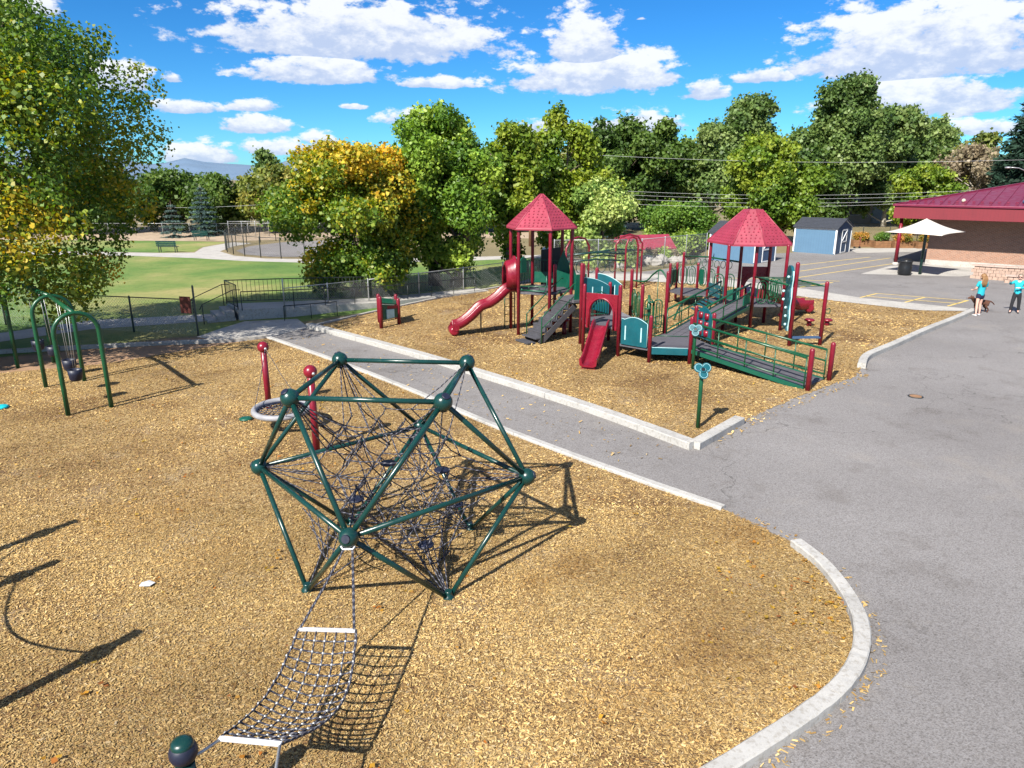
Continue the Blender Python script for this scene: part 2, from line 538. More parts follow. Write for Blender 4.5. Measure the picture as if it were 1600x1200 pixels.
def link(name, me, mat, parent=None, local=False, smooth=False):
    """link a mesh given in world metres (or in the parent's own axes when local)"""
    if mat is not None:
        me.materials.append(MT[mat] if isinstance(mat, str) else mat)
    if smooth:
        me.polygons.foreach_set('use_smooth', [True] * len(me.polygons))
    o = bpy.data.objects.new(name, me)
    COL.objects.link(o)
    if parent is not None:
        org, rz = ORG[parent.name]
        o.parent = parent
        if not local:
            me.transform(Matrix.Rotation(-rz, 4, 'Z') @ Matrix.Translation(-org))
        ORG[o.name] = (org, rz)
    else:
        ORG[o.name] = (Vector((0, 0, 0)), 0.0)
    return o

class MB:
    def __init__(s):
        s.v = []; s.f = []; s.sm = []; s.uv = None

    def add(s, vs, fs, smooth=False):
        n = len(s.v)
        s.v += [tuple(p) for p in vs]
        for f in fs:
            s.f.append(tuple(i + n for i in f)); s.sm.append(smooth)
        return s

    def box(s, c, d, rz=0.0, rx=0.0):
        x, y, z = d[0] / 2, d[1] / 2, d[2] / 2
        M = Matrix.Translation(c) @ Matrix.Rotation(rz, 4, 'Z') @ Matrix.Rotation(rx, 4, 'X')
        vs = [M @ Vector((i * x, j * y, k * z)) for i in (-1, 1) for j in (-1, 1) for k in (-1, 1)]
        return s.add(vs, [(0, 1, 3, 2), (4, 6, 7, 5), (0, 4, 5, 1), (2, 3, 7, 6), (0, 2, 6, 4), (1, 5, 7, 3)])

    def beam(s, a, b, w, h, up=(0, 0, 1)):
        a, b = Vector(a), Vector(b)
        d = (b - a).normalized()
        r = d.cross(Vector(up))
        if r.length < 1e-4: r = Vector((1, 0, 0))
        r.normalize()
        u = r.cross(d)
        vs = [p + r * i * w / 2 + u * j * h / 2 for p in (a, b) for i in (-1, 1) for j in (-1, 1)]
        return s.add(vs, [(0, 1, 3, 2), (4, 6, 7, 5), (0, 4, 5, 1), (2, 3, 7, 6), (0, 2, 6, 4), (1, 5, 7, 3)])

    def tube(s, path, r, seg=10, cap=True, closed=False):
        P = [Vector(p) for p in path]
        n = len(P)
        rr = r if isinstance(r, (list, tuple)) else [r] * n
        vs = []
        prev = None
        for i, p in enumerate(P):
            if closed:
                d = P[(i + 1) % n] - P[i - 1]
            else:
                d = (P[min(i + 1, n - 1)] - P[max(i - 1, 0)])
            d.normalize()
            if prev is None:
                a = Vector((0, 0, 1)) if abs(d.z) < .9 else Vector((1, 0, 0))
                u = d.cross(a).normalized()
            else:
                u = (prev - d * prev.dot(d))
                u = u.normalized() if u.length > 1e-6 else d.orthogonal().normalized()
            prev = u
            w = d.cross(u)
            for k in range(seg):
                t = 2 * pi * k / seg
                vs.append(p + (u * math.cos(t) + w * math.sin(t)) * rr[i])
        fs = []
        for i in range(n if closed else n - 1):
            j = (i + 1) % n
            for k in range(seg):
                k2 = (k + 1) % seg
                fs.append((i * seg + k, i * seg + k2, j * seg + k2, j * seg + k))
        s.add(vs, fs, True)
        if cap and not closed:
            m = len(s.v) - len(vs)
            s.f.append(tuple(m + k for k in reversed(range(seg)))); s.sm.append(False)
            s.f.append(tuple(m + (n - 1) * seg + k for k in range(seg))); s.sm.append(False)
        return s

    def lathe(s, c, prof, seg=16, smooth=True):
        vs = []
        for (r, z) in prof:
            for k in range(seg):
                t = 2 * pi * k / seg
                vs.append((c[0] + r * math.cos(t), c[1] + r * math.sin(t), c[2] + z))
        fs = []
        for i in range(len(prof) - 1):
            for k in range(seg):
                k2 = (k + 1) % seg
                fs.append((i * seg + k, i * seg + k2, (i + 1) * seg + k2, (i + 1) * seg + k))
        s.add(vs, fs, smooth)
        m = len(s.v) - len(vs)
        s.f.append(tuple(m + k for k in reversed(range(seg)))); s.sm.append(False)
        s.f.append(tuple(m + (len(prof) - 1) * seg + k for k in range(seg))); s.sm.append(False)
        return s

    def ball(s, c, r, seg=20, rings=12, sq=1.0):
        prof = [(max(.0005, r * math.sin(pi * i / rings)), -r * sq * math.cos(pi * i / rings)) for i in range(rings + 1)]
        return s.lathe(c, prof, seg)

    def prism(s, poly, z0, z1):
        n = len(poly)
        zb = z0 if isinstance(z0, (list, tuple)) else [z0] * n
        zt = z1 if isinstance(z1, (list, tuple)) else [z1] * n
        vs = [(p[0], p[1], zb[i]) for i, p in enumerate(poly)] + [(p[0], p[1], zt[i]) for i, p in enumerate(poly)]
        fs = [tuple(range(n - 1, -1, -1)), tuple(range(n, 2 * n))]
        fs += [(i, (i + 1) % n, n + (i + 1) % n, n + i) for i in range(n)]
        return s.add(vs, fs)

    def slab(s, a, b, outline, th):
        """vertical board from a to b (ground points); outline in (0..1 along, z); thickness th"""
        a, b = Vector((a[0], a[1], 0)), Vector((b[0], b[1], 0))
        d = b - a
        nrm = Vector((d.y, -d.x, 0)).normalized() * th / 2
        n = len(outline)
        vs = [a + d * t + Vector((0, 0, z)) + nrm for t, z in outline] + [a + d * t + Vector((0, 0, z)) - nrm for t, z in outline]
        fs = [tuple(range(n)), tuple(range(2 * n - 1, n - 1, -1))]
        fs += [((i + 1) % n, i, n + i, n + (i + 1) % n) for i in range(n)]
        return s.add(vs, fs)

    def mesh(s, name):
        me = bpy.data.meshes.new(name)
        me.from_pydata(s.v, [], s.f)
        me.polygons.foreach_set('use_smooth', s.sm)
        me.update()
        return me

    def build(s, name, mat, parent=None, bevel=0.0, local=False, fix=True):
        me = s.mesh(name)
        if fix:
            bm = bmesh.new(); bm.from_mesh(me)
            bmesh.ops.recalc_face_normals(bm, faces=bm.faces)
            bm.to_mesh(me); bm.free()
        o = link(name, me, mat, parent, local)
        if bevel:
            md = o.modifiers.new('bevel', 'BEVEL')
            md.width = bevel; md.segments = 2; md.limit_method = 'ANGLE'; md.angle_limit = R(40)
        return o

def copies(name, me, parent, mats):
    """pieces of one mesh placed by matrices in the parent's axes"""
    out = []
    for m in mats:
        o = bpy.data.objects.new(name, me)
        COL.objects.link(o)
        o.parent = parent
        o.matrix_local = m
        ORG[o.name] = ORG[parent.name]
        out.append(o)
    return out

def arcpts(c, r, a0, a1, n, z=0):
    return [(c[0] + r * math.cos(a0 + (a1 - a0) * i / n), c[1] + r * math.sin(a0 + (a1 - a0) * i / n), z) for i in range(n + 1)]

def smoothpath(P, n=8):
    P = [Vector(p) for p in P]
    out = []
    for i in range(len(P) - 1):
        p0, p1, p2, p3 = P[max(i - 1, 0)], P[i], P[i + 1], P[min(i + 2, len(P) - 1)]
        for k in range(n):
            t = k / n
            out.append(.5 * ((2 * p1) + (p2 - p0) * t + (2 * p0 - 5 * p1 + 4 * p2 - p3) * t * t + (3 * p1 - p0 - 3 * p2 + p3) * t ** 3))
    out.append(P[-1])
    return out

def sheet(name, poly, z, mat, kind='structure', ragged=0.0, seed=1):
    pts = [Vector((p[0], p[1])) for p in poly]
    if ragged:
        rnd = random.Random(seed)
        q = []
        for i, p in enumerate(pts):
            e = pts[(i + 1) % len(pts)]
            L_ = (e - p).length
            k = max(1, int(L_ / .12)) if L_ < 9 else 1
            for j in range(k):
                a = p.lerp(e, j / k)
                if j: a = a + Vector((rnd.uniform(-1, 1), rnd.uniform(-1, 1))) * ragged
                q.append(a)
        pts = q
    me = bpy.data.meshes.new(name)
    bm = bmesh.new()
    vs = [bm.verts.new((p.x, p.y, z)) for p in pts]
    f = bm.faces.new(vs)
    if f.normal.z < 0: f.normal_flip()
    f.normal_update()
    if f.normal.z < 0: f.normal_flip()
    bmesh.ops.triangulate(bm, faces=bm.faces)
    bm.to_mesh(me); bm.free()
    o = link(name, me, mat)
    return tag(o, kind=kind)

def npmesh(name, V, F, attr=None):
    """V (n,3), F (m,k) arrays; attr per-face colour (m,3)"""
    me = bpy.data.meshes.new(name)
    m, k = F.shape
    me.vertices.add(len(V)); me.loops.add(m * k); me.polygons.add(m)
    me.vertices.foreach_set('co', V.astype(np.float32).ravel())
    me.loops.foreach_set('vertex_index', F.astype(np.int32).ravel())
    me.polygons.foreach_set('loop_start', np.arange(0, m * k, k, dtype=np.int32))
    me.polygons.foreach_set('loop_total', np.full(m, k, dtype=np.int32))
    if attr is not None:
        a = me.attributes.new('tone', 'FLOAT_COLOR', 'FACE')
        c = np.ones((m, 4), np.float32); c[:, :3] = attr
        a.data.foreach_set('color', c.ravel())
    me.update(calc_edges=True)
    return me

def inpoly(P, poly):
    x, y = P[:, 0], P[:, 1]
    r = np.zeros(len(P), bool)
    n = len(poly)
    j = n - 1
    for i in range(n):
        xi, yi = poly[i][:2]; xj, yj = poly[j][:2]
        c = ((yi > y) != (yj > y)) & (x < (xj - xi) * (y - yi) / (yj - yi + 1e-12) + xi)
        r ^= c
        j = i
    return r

def ropes(name, segs, r, parent, seg=6, pitch=.09, mat='rope'):
    """twisted ropes: each a list of points; UVs run along the rope for the two-colour lay"""
    V, F, UV = [], [], []
    for path in segs:
        P = [Vector(p) for p in path]
        base = len(V)
        prev = None; dist = random.random()
        ds = []
        for i, p in enumerate(P):
            d = (P[min(i + 1, len(P) - 1)] - P[max(i - 1, 0)]).normalized()
            if prev is None:
                u = d.orthogonal().normalized()
            else:
                u = (prev - d * prev.dot(d)).normalized()
            prev = u
            w = d.cross(u)
            if i: dist += (P[i] - P[i - 1]).length / pitch
            ds.append(dist)
            for k in range(seg):
                t = 2 * pi * k / seg
                V.append(p + (u * math.cos(t) + w * math.sin(t)) * r)
        for i in range(len(P) - 1):
            for k in range(seg):
                k2 = (k + 1) % seg
                F.append((base + i * seg + k, base + i * seg + k2, base + (i + 1) * seg + k2, base + (i + 1) * seg + k))
                UV += [(k / seg, ds[i]), ((k + 1) / seg, ds[i]), ((k + 1) / seg, ds[i + 1]), (k / seg, ds[i + 1])]
    me = npmesh(name, np.array([tuple(v) for v in V]), np.array(F))
    ul = me.uv_layers.new(name='UVMap')
    ul.data.foreach_set('uv', np.array(UV, np.float32).ravel())
    return link(name, me, mat, parent, smooth=True)

# ------------------------------------------------------------------ foliage
def leafcloud(cent, rad, n, size, pal, squash=.8, shell=.55, seed=0, droop=0.0, yel=None):
    """n small folded leaves spread through clumps; returns V, F, colours. Tint belongs to each clump and leaf."""
    rg = np.random.default_rng(seed)
    cent = np.asarray(cent, float); rad = np.asarray(rad, float)
    w = rad ** 2; w /= w.sum()
    idx = rg.choice(len(cent), n, p=w)
    d = rg.normal(size=(n, 3)); d /= np.linalg.norm(d, axis=1)[:, None]
    t = rg.random(n) ** (1 / 3.) * (1 - shell) + shell * rg.random(n) ** .35
    off = d * (t * rad[idx])[:, None]
    off[:, 2] *= squash
    off += rg.normal(size=(n, 3)) * size * .8
    P = cent[idx] + off
    nrm = d * .7 + rg.normal(size=(n, 3)) * .75 + np.array([0, 0, .35])
    nrm /= np.linalg.norm(nrm, axis=1)[:, None]
    a = rg.normal(size=(n, 3)); a[:, 2] -= droop
    a -= nrm * (a * nrm).sum(1)[:, None]
    a /= np.linalg.norm(a, axis=1)[:, None]
    b = np.cross(nrm, a)
    s = size * rg.uniform(.6, 1.4, n)
    L = a * s[:, None]; Wd = b * (s * rg.uniform(.38, .6, n))[:, None]
    fold = nrm * (s * .18)[:, None]
    v0 = P - L * .5; v1 = P + Wd + fold; v2 = P + L * .5; v3 = P - Wd + fold
    V = np.stack([v0, v1, v2, v3], 1).reshape(-1, 3)
    F = np.arange(4 * n).reshape(n, 4)
    pal = np.asarray(pal, float)
    ct = rg.random(len(cent))
    if yel is not None:
        ct = np.clip(yel(cent) + rg.normal(size=len(cent)) * .12, 0, 1)
    k = np.clip(ct[idx] + rg.normal(size=n) * .14, 0, .999) * (len(pal) - 1)
    i0 = k.astype(int); fr = (k - i0)[:, None]
    C = pal[i0] * (1 - fr) + pal[i0 + 1] * fr
    C *= rg.uniform(.72, 1.25, n)[:, None]
    return V, F, C

GREENS = dict(
    fresh=[(0.073, 0.155, 0.018), (0.134, 0.247, 0.028), (0.220, 0.345, 0.042), (0.329, 0.437, 0.060)],
    yellowgreen=[(.090, .165, .018), (.145, .225, .023), (.20, .275, .028), (.28, .33, .035)],
    autumn=[(0.061, 0.132, 0.018), (0.122, 0.207, 0.022), (0.268, 0.299, 0.028), (0.537, 0.391, 0.030), (0.671, 0.368, 0.026)],
    dark=[(.048, .095, .020), (.075, .135, .025), (.11, .18, .032), (.16, .21, .04)],
    cotton=[(.075, .135, .034), (.12, .19, .048), (.17, .245, .068), (.24, .31, .10)],
    olive=[(0.077, 0.113, 0.024), (0.137, 0.175, 0.034), (0.223, 0.245, 0.044), (0.298, 0.253, 0.061)],
    grey=[(0.194, 0.154, 0.098), (0.283, 0.224, 0.146), (0.327, 0.267, 0.171), (0.253, 0.238, 0.122)],
    pale=[(0.104, 0.190, 0.039), (0.209, 0.323, 0.067), (0.327, 0.435, 0.110), (0.447, 0.519, 0.159)],
    hedge=[(0.074, 0.161, 0.024), (0.120, 0.224, 0.032), (0.185, 0.294, 0.039), (0.253, 0.351, 0.055)],
    rust=[(0.120, 0.154, 0.024), (0.283, 0.210, 0.037), (0.536, 0.281, 0.049), (0.417, 0.154, 0.037)])

def tree(name, label, cat, x, y, h, rad, pal, leaves, size, bottom=.22, trunk=.18, nclump=34, seed=1, shape='round', group=None, yel=None, bark='barkm', stems=1, z0=0.0, lean=(0, 0), clump=.36):
    rg = np.random.default_rng(seed)
    t = thing(name, (x, y, z0), label, cat, group)
    if shape == 'tall': h *= .90
    zb, zt = h * bottom, h
    cs, rs = [], []
    tries = 0
    while len(cs) < nclump and tries < 4000:
        tries += 1
        f = rg.random() ** .85
        z = zb + (zt - zb) * f
        if shape == 'round': e = math.sqrt(max(.02, 1 - (2 * f - .86) ** 2 / 1.35))
        elif shape == 'tall': e = (.45 + .75 * f) if f < .45 else max(.16, 1.06 - (f - .40) ** 1.4 * 1.5)
        elif shape == 'oval': e = max(.12, math.sin(pi * min(1, f * .92 + .08)) ** .6)
        else: e = max(.15, 1 - f * .85)
        a = rg.random() * 2 * pi
        q = rad * e * math.sqrt(rg.uniform(.12, 1.0))
        lob = 1 + .20 * math.sin(3 * a + seed) + .12 * math.sin(5 * a + 2 * seed + 4 * f)
        cr = rad * clump * rg.uniform(.6, 1.15) * (.62 + .38 * e)
        q = max(0, q * lob - cr * .35)
        c = (x + q * math.cos(a) + lean[0] * f, y + q * math.sin(a) + lean[1] * f, z0 + min(z, zt - cr * .55))
        cs.append(c); rs.append(cr)
    if shape == 'tall':      # several upright plumes instead of one dome
        for s in range(5):
            a = 2 * pi * (s + rg.random() * .5) / 5; q = rad * (0 if s == 0 else rg.uniform(.3, .72))
            zt_ = h * (1.0 if s == 0 else rg.uniform(.72, .93))
            m = 7
            for i in range(m):
                f = i / (m - 1)
                cs.append((x + q * math.cos(a) + rg.normal() * .06 * rad, y + q * math.sin(a) + rg.normal() * .06 * rad, z0 + h * .42 + (zt_ - h * .42) * f))
                rs.append(rad * (.34 - .25 * f) * rg.uniform(.85, 1.15))
    # small outlying sprays break up the outline
    nb0 = len(cs)
    for i in range(int(nclump * 1.9)):
        k = rg.integers(nb0)
        d = rg.normal(size=3); d /= np.linalg.norm(d); d[2] = abs(d[2]) * 1.1 - .2
        cs.append(tuple(np.array(cs[k]) + d * rs[k] * rg.uniform(.8, 1.3)))
        rs.append(rs[k] * rg.uniform(.16, .40))
    V, F, C = leafcloud(cs, rs, int(leaves * 1.12), size * 1.28, GREENS[pal], seed=seed + 5, yel=yel)
    me = npmesh('crown', V, F, C)
    link('crown', me, 'leaf', t)
    mb = MB()
    top = z0 + zb + (zt - zb) * .72
    for s in range(stems):
        ox, oy = (0, 0) if stems == 1 else (trunk * 2.2 * math.cos(s * 2.4), trunk * 2.2 * math.sin(s * 2.4))
        pts = []
        m = 9
        for i in range(m):
            f = i / (m - 1)
            w = rad * .10 * f
            pts.append((x + ox * (1 + 2.5 * f) + lean[0] * f * .7 + w * math.sin(4 * f + seed + s * 2), y + oy * (1 + 2.5 * f) + lean[1] * f * .7 + w * math.cos(3 * f + seed * 2), z0 - .1 + (top - z0 + .1) * f))
        rr = [trunk * (1.45 if i == 0 else 1) * (1 - .86 * i / (m - 1)) for i in range(m)]
        mb.tube(pts, rr, 9)
        if s == 0: axis = pts
    mb.build('trunk', bark, t)
    lm = MB()
    for i in rg.permutation(nclump)[:min(nclump, 26)]:
        c = Vector(cs[i])
        zz = max(z0 + zb * .55, c.z - (0.35 + .35 * rg.random()) * rad * .8)
        k = min(len(axis) - 2, max(0, int((zz - z0) / max(.1, top - z0) * (len(axis) - 1))))
        a = Vector(axis[k]).lerp(Vector(axis[k + 1]), .5)
        mid = a.lerp(c, .5) + Vector((rg.normal() * .12, rg.normal() * .12, -rad * .05 + rg.normal() * .1)) * 1.0
        r0 = max(.02, trunk * .34 * (1 - .6 * k / len(axis)))
        lm.tube([a, mid, c], [r0, r0 * .6, r0 * .18], 6, cap=False)
    lm.build('limbs', bark, t)
    return t

def conifer(name, label, x, y, h, rad, col, seed=1, group=None, z0=0.0, dens=1.0):
    rg = np.random.default_rng(seed)
    t = thing(name, (x, y, z0), label, 'tree', group)
    MB().tube([(x, y, z0 - .1), (x, y, z0 + h * .98)], [h * .018, .02], 8).build('trunk', 'barkm', t)
    cs, ds = [], []
    nt = int(h * 2.2)
    bm = MB()
    for i in range(nt):
        f = i / nt
        z = z0 + h * (.06 + .92 * f)
        L = rad * (1 - f) ** .85 * rg.uniform(.82, 1.1) + .12
        nb = max(5, int(11 * (1 - f) + 5))
        for k in range(nb):
            a = 2 * pi * (k + rg.random() * .7) / nb + i
            l = L * rg.uniform(.75, 1.12)
            dr = .34 * l * (1 - f * .8)
            m = max(3, int(l / (rad * .055)))
            for q in range(m):
                g = (q + .5) / m
                cs.append((x + l * g * math.cos(a), y + l * g * math.sin(a), z - dr * g + .28 * dr * g * g * 1.6))
                ds.append((math.cos(a), math.sin(a), -.1))
            bm.tube([(x, y, z), (x + l * math.cos(a) * .95, y + l * math.sin(a) * .95, z - dr * .6)], [.03, .008], 4, cap=False)
    bm.tube([(x, y, z0), (x, y, z0 + h * .96)], [.03, .012], 5)
    bm.build('limbs', 'barkm', t)
    cs = np.array(cs); ds = np.array(ds)
    per = max(2, int(9 * dens))
    P = np.repeat(cs, per, 0); D = np.repeat(ds, per, 0)
    n = len(P)
    s = rad * .085 * rg.uniform(.6, 1.4, n)
    P = P + rg.normal(size=(n, 3)) * np.array([1, 1, .55]) * (rad * .05)
    A = D + rg.normal(size=(n, 3)) * .65; A /= np.linalg.norm(A, axis=1)[:, None]
    B = np.cross(A, rg.normal(size=(n, 3))); B /= np.linalg.norm(B, axis=1)[:, None]
    V = np.stack([P - A * s[:, None] * .4, P + B * (s * .22)[:, None], P + A * s[:, None], P - B * (s * .22)[:, None]], 1).reshape(-1, 3)
    C = np.array(col)[None] * rg.uniform(.6, 1.5, n)[:, None]
    link('crown', npmesh('crown', V, np.arange(4 * n).reshape(n, 4), C), 'needle', t)
    return t

def shrub(name, label, x, y, h, rad, pal, leaves, size, seed=1, group=None, z0=0.0, cat='shrub', nc=14):
    rg = np.random.default_rng(seed)
    t = thing(name, (x, y, z0), label, cat, group)
    cs, rs = [], []
    for i in range(nc):
        a = rg.random() * 2 * pi; q = rad * math.sqrt(rg.random()) * .75
        cs.append((x + q * math.cos(a), y + q * math.sin(a), z0 + h * rg.uniform(.25, .8) * (1 - .3 * q / rad)))
        rs.append(max(.08, min(rad, h) * rg.uniform(.25, .45)))
    V, F, C = leafcloud(cs, rs, leaves, size, GREENS[pal], seed=seed)
    V[:, 2] = np.maximum(V[:, 2], z0 + .01)
    link('foliage', npmesh('foliage', V, F, C), 'leaf', t)
    st = MB()
    for i in range(6):
        st.tube([(x, y, z0 - .05), cs[i]], [.025, .01], 5, cap=False)
    st.build('stem', 'barkm', t)
    return t

# ------------------------------------------------------------------ ground, paving, kerbs
def ground_sheet():
    xs = sorted(set(list(np.linspace(-60, 60, 61)) + [-9000, -4000, -1500, -600, -250, -120, 120, 250, 600, 1500, 4000, 9000]))
    ys = sorted(set(list(np.linspace(-20, 100, 61)) + [-9000, -3000, -800, -200, -60, 130, 200, 400, 900, 2500, 9000]))
    V = []
    def dip(x, y):
        fx = max(0, 1 - abs(x - 11) / 8.0); fy = max(0, 1 - abs(y - 63) / 11.0)
        f = min(1, fx * 2.2) * min(1, fy * 2.2)
        return -1.7 * f * f * (3 - 2 * f)
    for y in ys:
        for x in xs:
            V.append((x, y, dip(x, y)))
    nx = len(xs)
    F = [(j * nx + i, j * nx + i + 1, (j + 1) * nx + i + 1, (j + 1) * nx + i) for j in range(len(ys) - 1) for i in range(nx - 1)]
    o = link('ground', npmesh('ground', np.array(V), np.array(F)), 'ground', smooth=True)
    tag(o, kind='structure')
ground_sheet()

KERB1 = [(-8.95, 25.41), (-5.47, 21.74), (-2.82, 18.71), (-.6, 15.95), (1.0, 14.15), (2.47, 12.6), (3.72, 11.37)]
KERBC = [(4.50, 10.1), (4.66, 9.39), (4.63, 8.45), (4.42, 7.72), (4.02, 7.08), (3.40, 6.5), (2.18, 5.68), (.9, 4.9)]
KERB2 = [(-7.94, 27.3), (-4.42, 23.87), (-1.99, 21.35), (1.64, 17.28), (3.92, 14.3)]
KERB2B = [(3.92, 14.3), (5.41, 15.98)]
KERB3 = [(10.72, 21.05), (11.5, 22.3), (13.1, 23.85), (15.5, 26.2), (18.7, 29.2), (20.2, 30.65)]
KERB4 = [(-7.94, 27.3), (-5.9, 30.7), (-3.43, 34.38), (-.7, 37.8)]
CHIPS_NEAR = KERB1 + [(4.15, 10.75)] + KERBC + [(-3, 3.6), (-13, 5), (-24, 15), (-20, 20.2), (-15.5, 20.4), (-12.8, 21.6), (-10.85, 23.6)]
CHIPS_FAR = KERB2 + [(5.41, 15.98), (7.7, 18.15), (10.04, 20.05), (10.72, 21.05)] + KERB3[1:] + [(18.0, 31.0), (15.3, 33.6), (14.0, 35.2), (11.2, 38.7), (7.2, 40.4), (3.0, 41.2), (-.7, 37.8), (-3.43, 34.38), (-5.9, 30.7)]
sheet('lawn', [(-70, 24), (-30, 20), (-20, 20.2), (-12.5, 25.5), (-10.5, 26.2), (-9, 28), (-2, 35), (1, 40), (4, 46), (3, 53), (-12, 50), (-19, 51.5), (-28, 55), (-70, 60)], .004, 'lawn')
sheet('lawn', [(-60, 61.2), (-27.5, 56.5), (-25.3, 57.2), (-26.4, 61), (-25.9, 66.2), (-32, 67.3), (-75, 71)], .004, 'lawn')
sheet('dirt', [(-24, 15), (-20, 21.4), (-15.5, 22.8), (-12.5, 25.2), (-10.9, 25.6), (-8.9, 25.4), (-10.8, 23.0), (-12, 21), (-16, 19)], .006, 'dirt', ragged=.0)
sheet('asphalt', [(-9.0, 25.5), (-7.9, 27.5), (-.5, 38.2), (3, 45.5), (8, 44.5), (12.5, 48.2), (13.8, 53), (28, 59), (44, 60), (70, 50), (70, 0), (-4, 0), (-4, 12)], .008, 'asphalt')
sheet('wood_chip_bed', CHIPS_NEAR, .012, 'chips', ragged=.05, seed=3)
sheet('wood_chip_bed', CHIPS_FAR, .012, 'chips', ragged=.05, seed=4)
sheet('sidewalk', [(20.3, 30.8), (18.0, 31.0), (15.3, 33.6), (14.0, 35.2), (11.2, 38.7), (7.2, 40.4), (3.0, 41.2), (3.4, 43.6), (8.0, 43.6), (11.9, 41.4), (15.5, 37.3), (17.1, 34.3), (19.7, 32.0), (20.4, 31.4)], .02, 'concrete')
sheet('concrete_pad', [(-11.6, 25.5), (-10.2, 24.75), (-8.9, 25.42), (-7.95, 27.25), (-8.9, 29.0), (-10.9, 28.5), (-11.3, 27)], .016, 'concrete')
sheet('path', [(-40, 17), (-18.4, 24.6), (-16.3, 26.9), (-12.1, 28.7), (-12.6, 30.2), (-17.2, 28.8), (-19.3, 26.2), (-40, 19.5)], .010, 'concrete')
sheet('path', [(-60, 58.5), (-28.5, 54.05), (-23.5, 52.6), (-19.0, 50.6), (-13.2, 49.3), (-4, 50.5), (3, 53), (3, 55), (-4, 53), (-13, 51.6), (-18, 52.2), (-21, 54.2), (-23.4, 57.5), (-24.0, 62), (-23.5, 65), (-25.6, 66), (-26.2, 61), (-25, 56.5), (-27.5, 56.2), (-60, 61)], .010, 'concrete')
sheet('track', [(-18.0, 53.4), (-20.6, 55.2), (-22.3, 58), (-22.6, 62), (-21, 66), (-17, 68.5), (-13, 67), (-10.5, 62), (-11, 56), (-14, 53.2)], .012, 'asphalt')
sheet('gravel', [(-75, 71), (-32, 67.5), (-25, 67.5), (-20, 70.5), (-8, 72), (4, 70), (4, 78), (-75, 84)], .006, 'gravel')
sheet('concrete_apron', [(21.3, 43.5), (24.0, 42.95), (26.6, 42.3), (31, 44.6), (29.5, 48.6), (25.2, 47.6)], .012, 'concrete')
sheet('concrete_apron', [(27.0, 56.2), (34, 57.4), (36, 60.5), (28.0, 60.0)], .012, 'concrete')

def kerb(name, path, w, h, sec, mat='kerb', n=10, z0=0.0, off=0.0):
    P = smoothpath([(p[0], p[1], 0) for p in path], n) if len(path) > 2 else [Vector((path[0][0], path[0][1], 0)).lerp(Vector((path[1][0], path[1][1], 0)), i / 12) for i in range(13)]
    t = bpy.data.objects.new(name, None); COL.objects.link(t)
    t.location = (P[0].x, P[0].y, 0); ORG[t.name] = (Vector(t.location), 0.0)
    t['kind'] = 'structure'
    rnd = random.Random(len(path))
    # split by running length
    secs = [[P[0]]]; acc = 0
    for a, b in zip(P, P[1:]):
        acc += (b - a).length
        secs[-1].append(b)
        if acc > sec and b is not P[-1]:
            secs.append([b]); acc = 0
    for s in secs:
        mb = MB()
        ch = .018
        prof = [(-w / 2, -.05), (-w / 2, h - ch), (-w / 2 + ch, h), (w / 2 - ch, h), (w / 2, h - ch), (w / 2, -.05)]
        dz = rnd.uniform(-.006, .006); do = rnd.uniform(-.006, .006)
        m = len(s)
        vs = []
        for i, p in enumerate(s):
            d = (s[min(i + 1, m - 1)] - s[max(i - 1, 0)]).normalized()
            if i == 0: p = p + d * .006
            if i == m - 1: p = p - d * .006
            r = Vector((d.y, -d.x, 0))
            for (a, z) in prof:
                j = rnd.uniform(-.003, .003)
                vs.append(p + r * (a + do + j) + Vector((0, 0, z0 + z + (dz if z > 0 else 0) + j)))
        k = len(prof)
        fs = [(i * k + q, i * k + (q + 1) % k, (i + 1) * k + (q + 1) % k, (i + 1) * k + q) for i in range(m - 1) for q in range(k)]
        fs += [tuple(range(k)), tuple(range(m * k - 1, (m - 1) * k - 1, -1))]
        mb.add(vs, fs)
        mb.build('kerb_section', mat, t)
kerb('kerb', KERB1, .17, .075, 2.6)
kerb('kerb', KERBC, .20, .13, 1.9)
kerb('kerb', KERB2, .30, .17, 2.9)
kerb('kerb', KERB2B, .26, .17, 4)
kerb('kerb', KERB3, .24, .17, 2.8)
kerb('kerb', KERB4, .12, .09, 3.2, 'footing')
kerb('kerb', [(-8.95, 25.41), (-10.2, 24.7), (-12.6, 24.2), (-16, 23.3), (-21, 21.8)], .2, .13, 3, 'footing')

# painted lines on the asphalt
def stripe(pts, w, z=.0125):
    mb = MB()
    for a, b in zip(pts, pts[1:]):
        a, b = Vector((*a, z)), Vector((*b, z))
        d = (b - a).normalized(); r = Vector((d.y, -d.x, 0)) * w / 2
        mb.add([a - r, b - r, b + r, a + r], [(0, 1, 2, 3)])
    tag(mb.build('painted_line', 'yellowpaint'), kind='structure')
for ln in ([(16.9, 34.4), (18.5, 35.8)], [(18.5, 35.82), (21.8, 33.6)], [(21.72, 33.6), (19.9, 32.1)], [(17.5, 34.95), (20.8, 32.8)], [(20.25, 34.6), (18.45, 33.1)], [(12.8, 41.6), (18.6, 40.3)], [(15.4, 37.9), (18.0, 39.8)],
           [(16.8, 41.8), (27.2, 49.8)], [(18.1, 44.8), (27.8, 52.6)], [(19.1, 47.9), (26.6, 53.2)]):
    stripe(ln, .10)
# utility cover
mc = thing('manhole_cover', (10.78, 18.1, 0), 'small round dark iron cover set in the grey asphalt', 'manhole cover')
MB().lathe((10.78, 18.1, .009), [(.19, 0), (.19, .012), (.155, .014)], 20).build('frame', 'dksteel', mc)
MB().lathe((10.78, 18.1, .012), [(.15, 0), (.15, .012)], 20).build('lid', 'pole', mc)

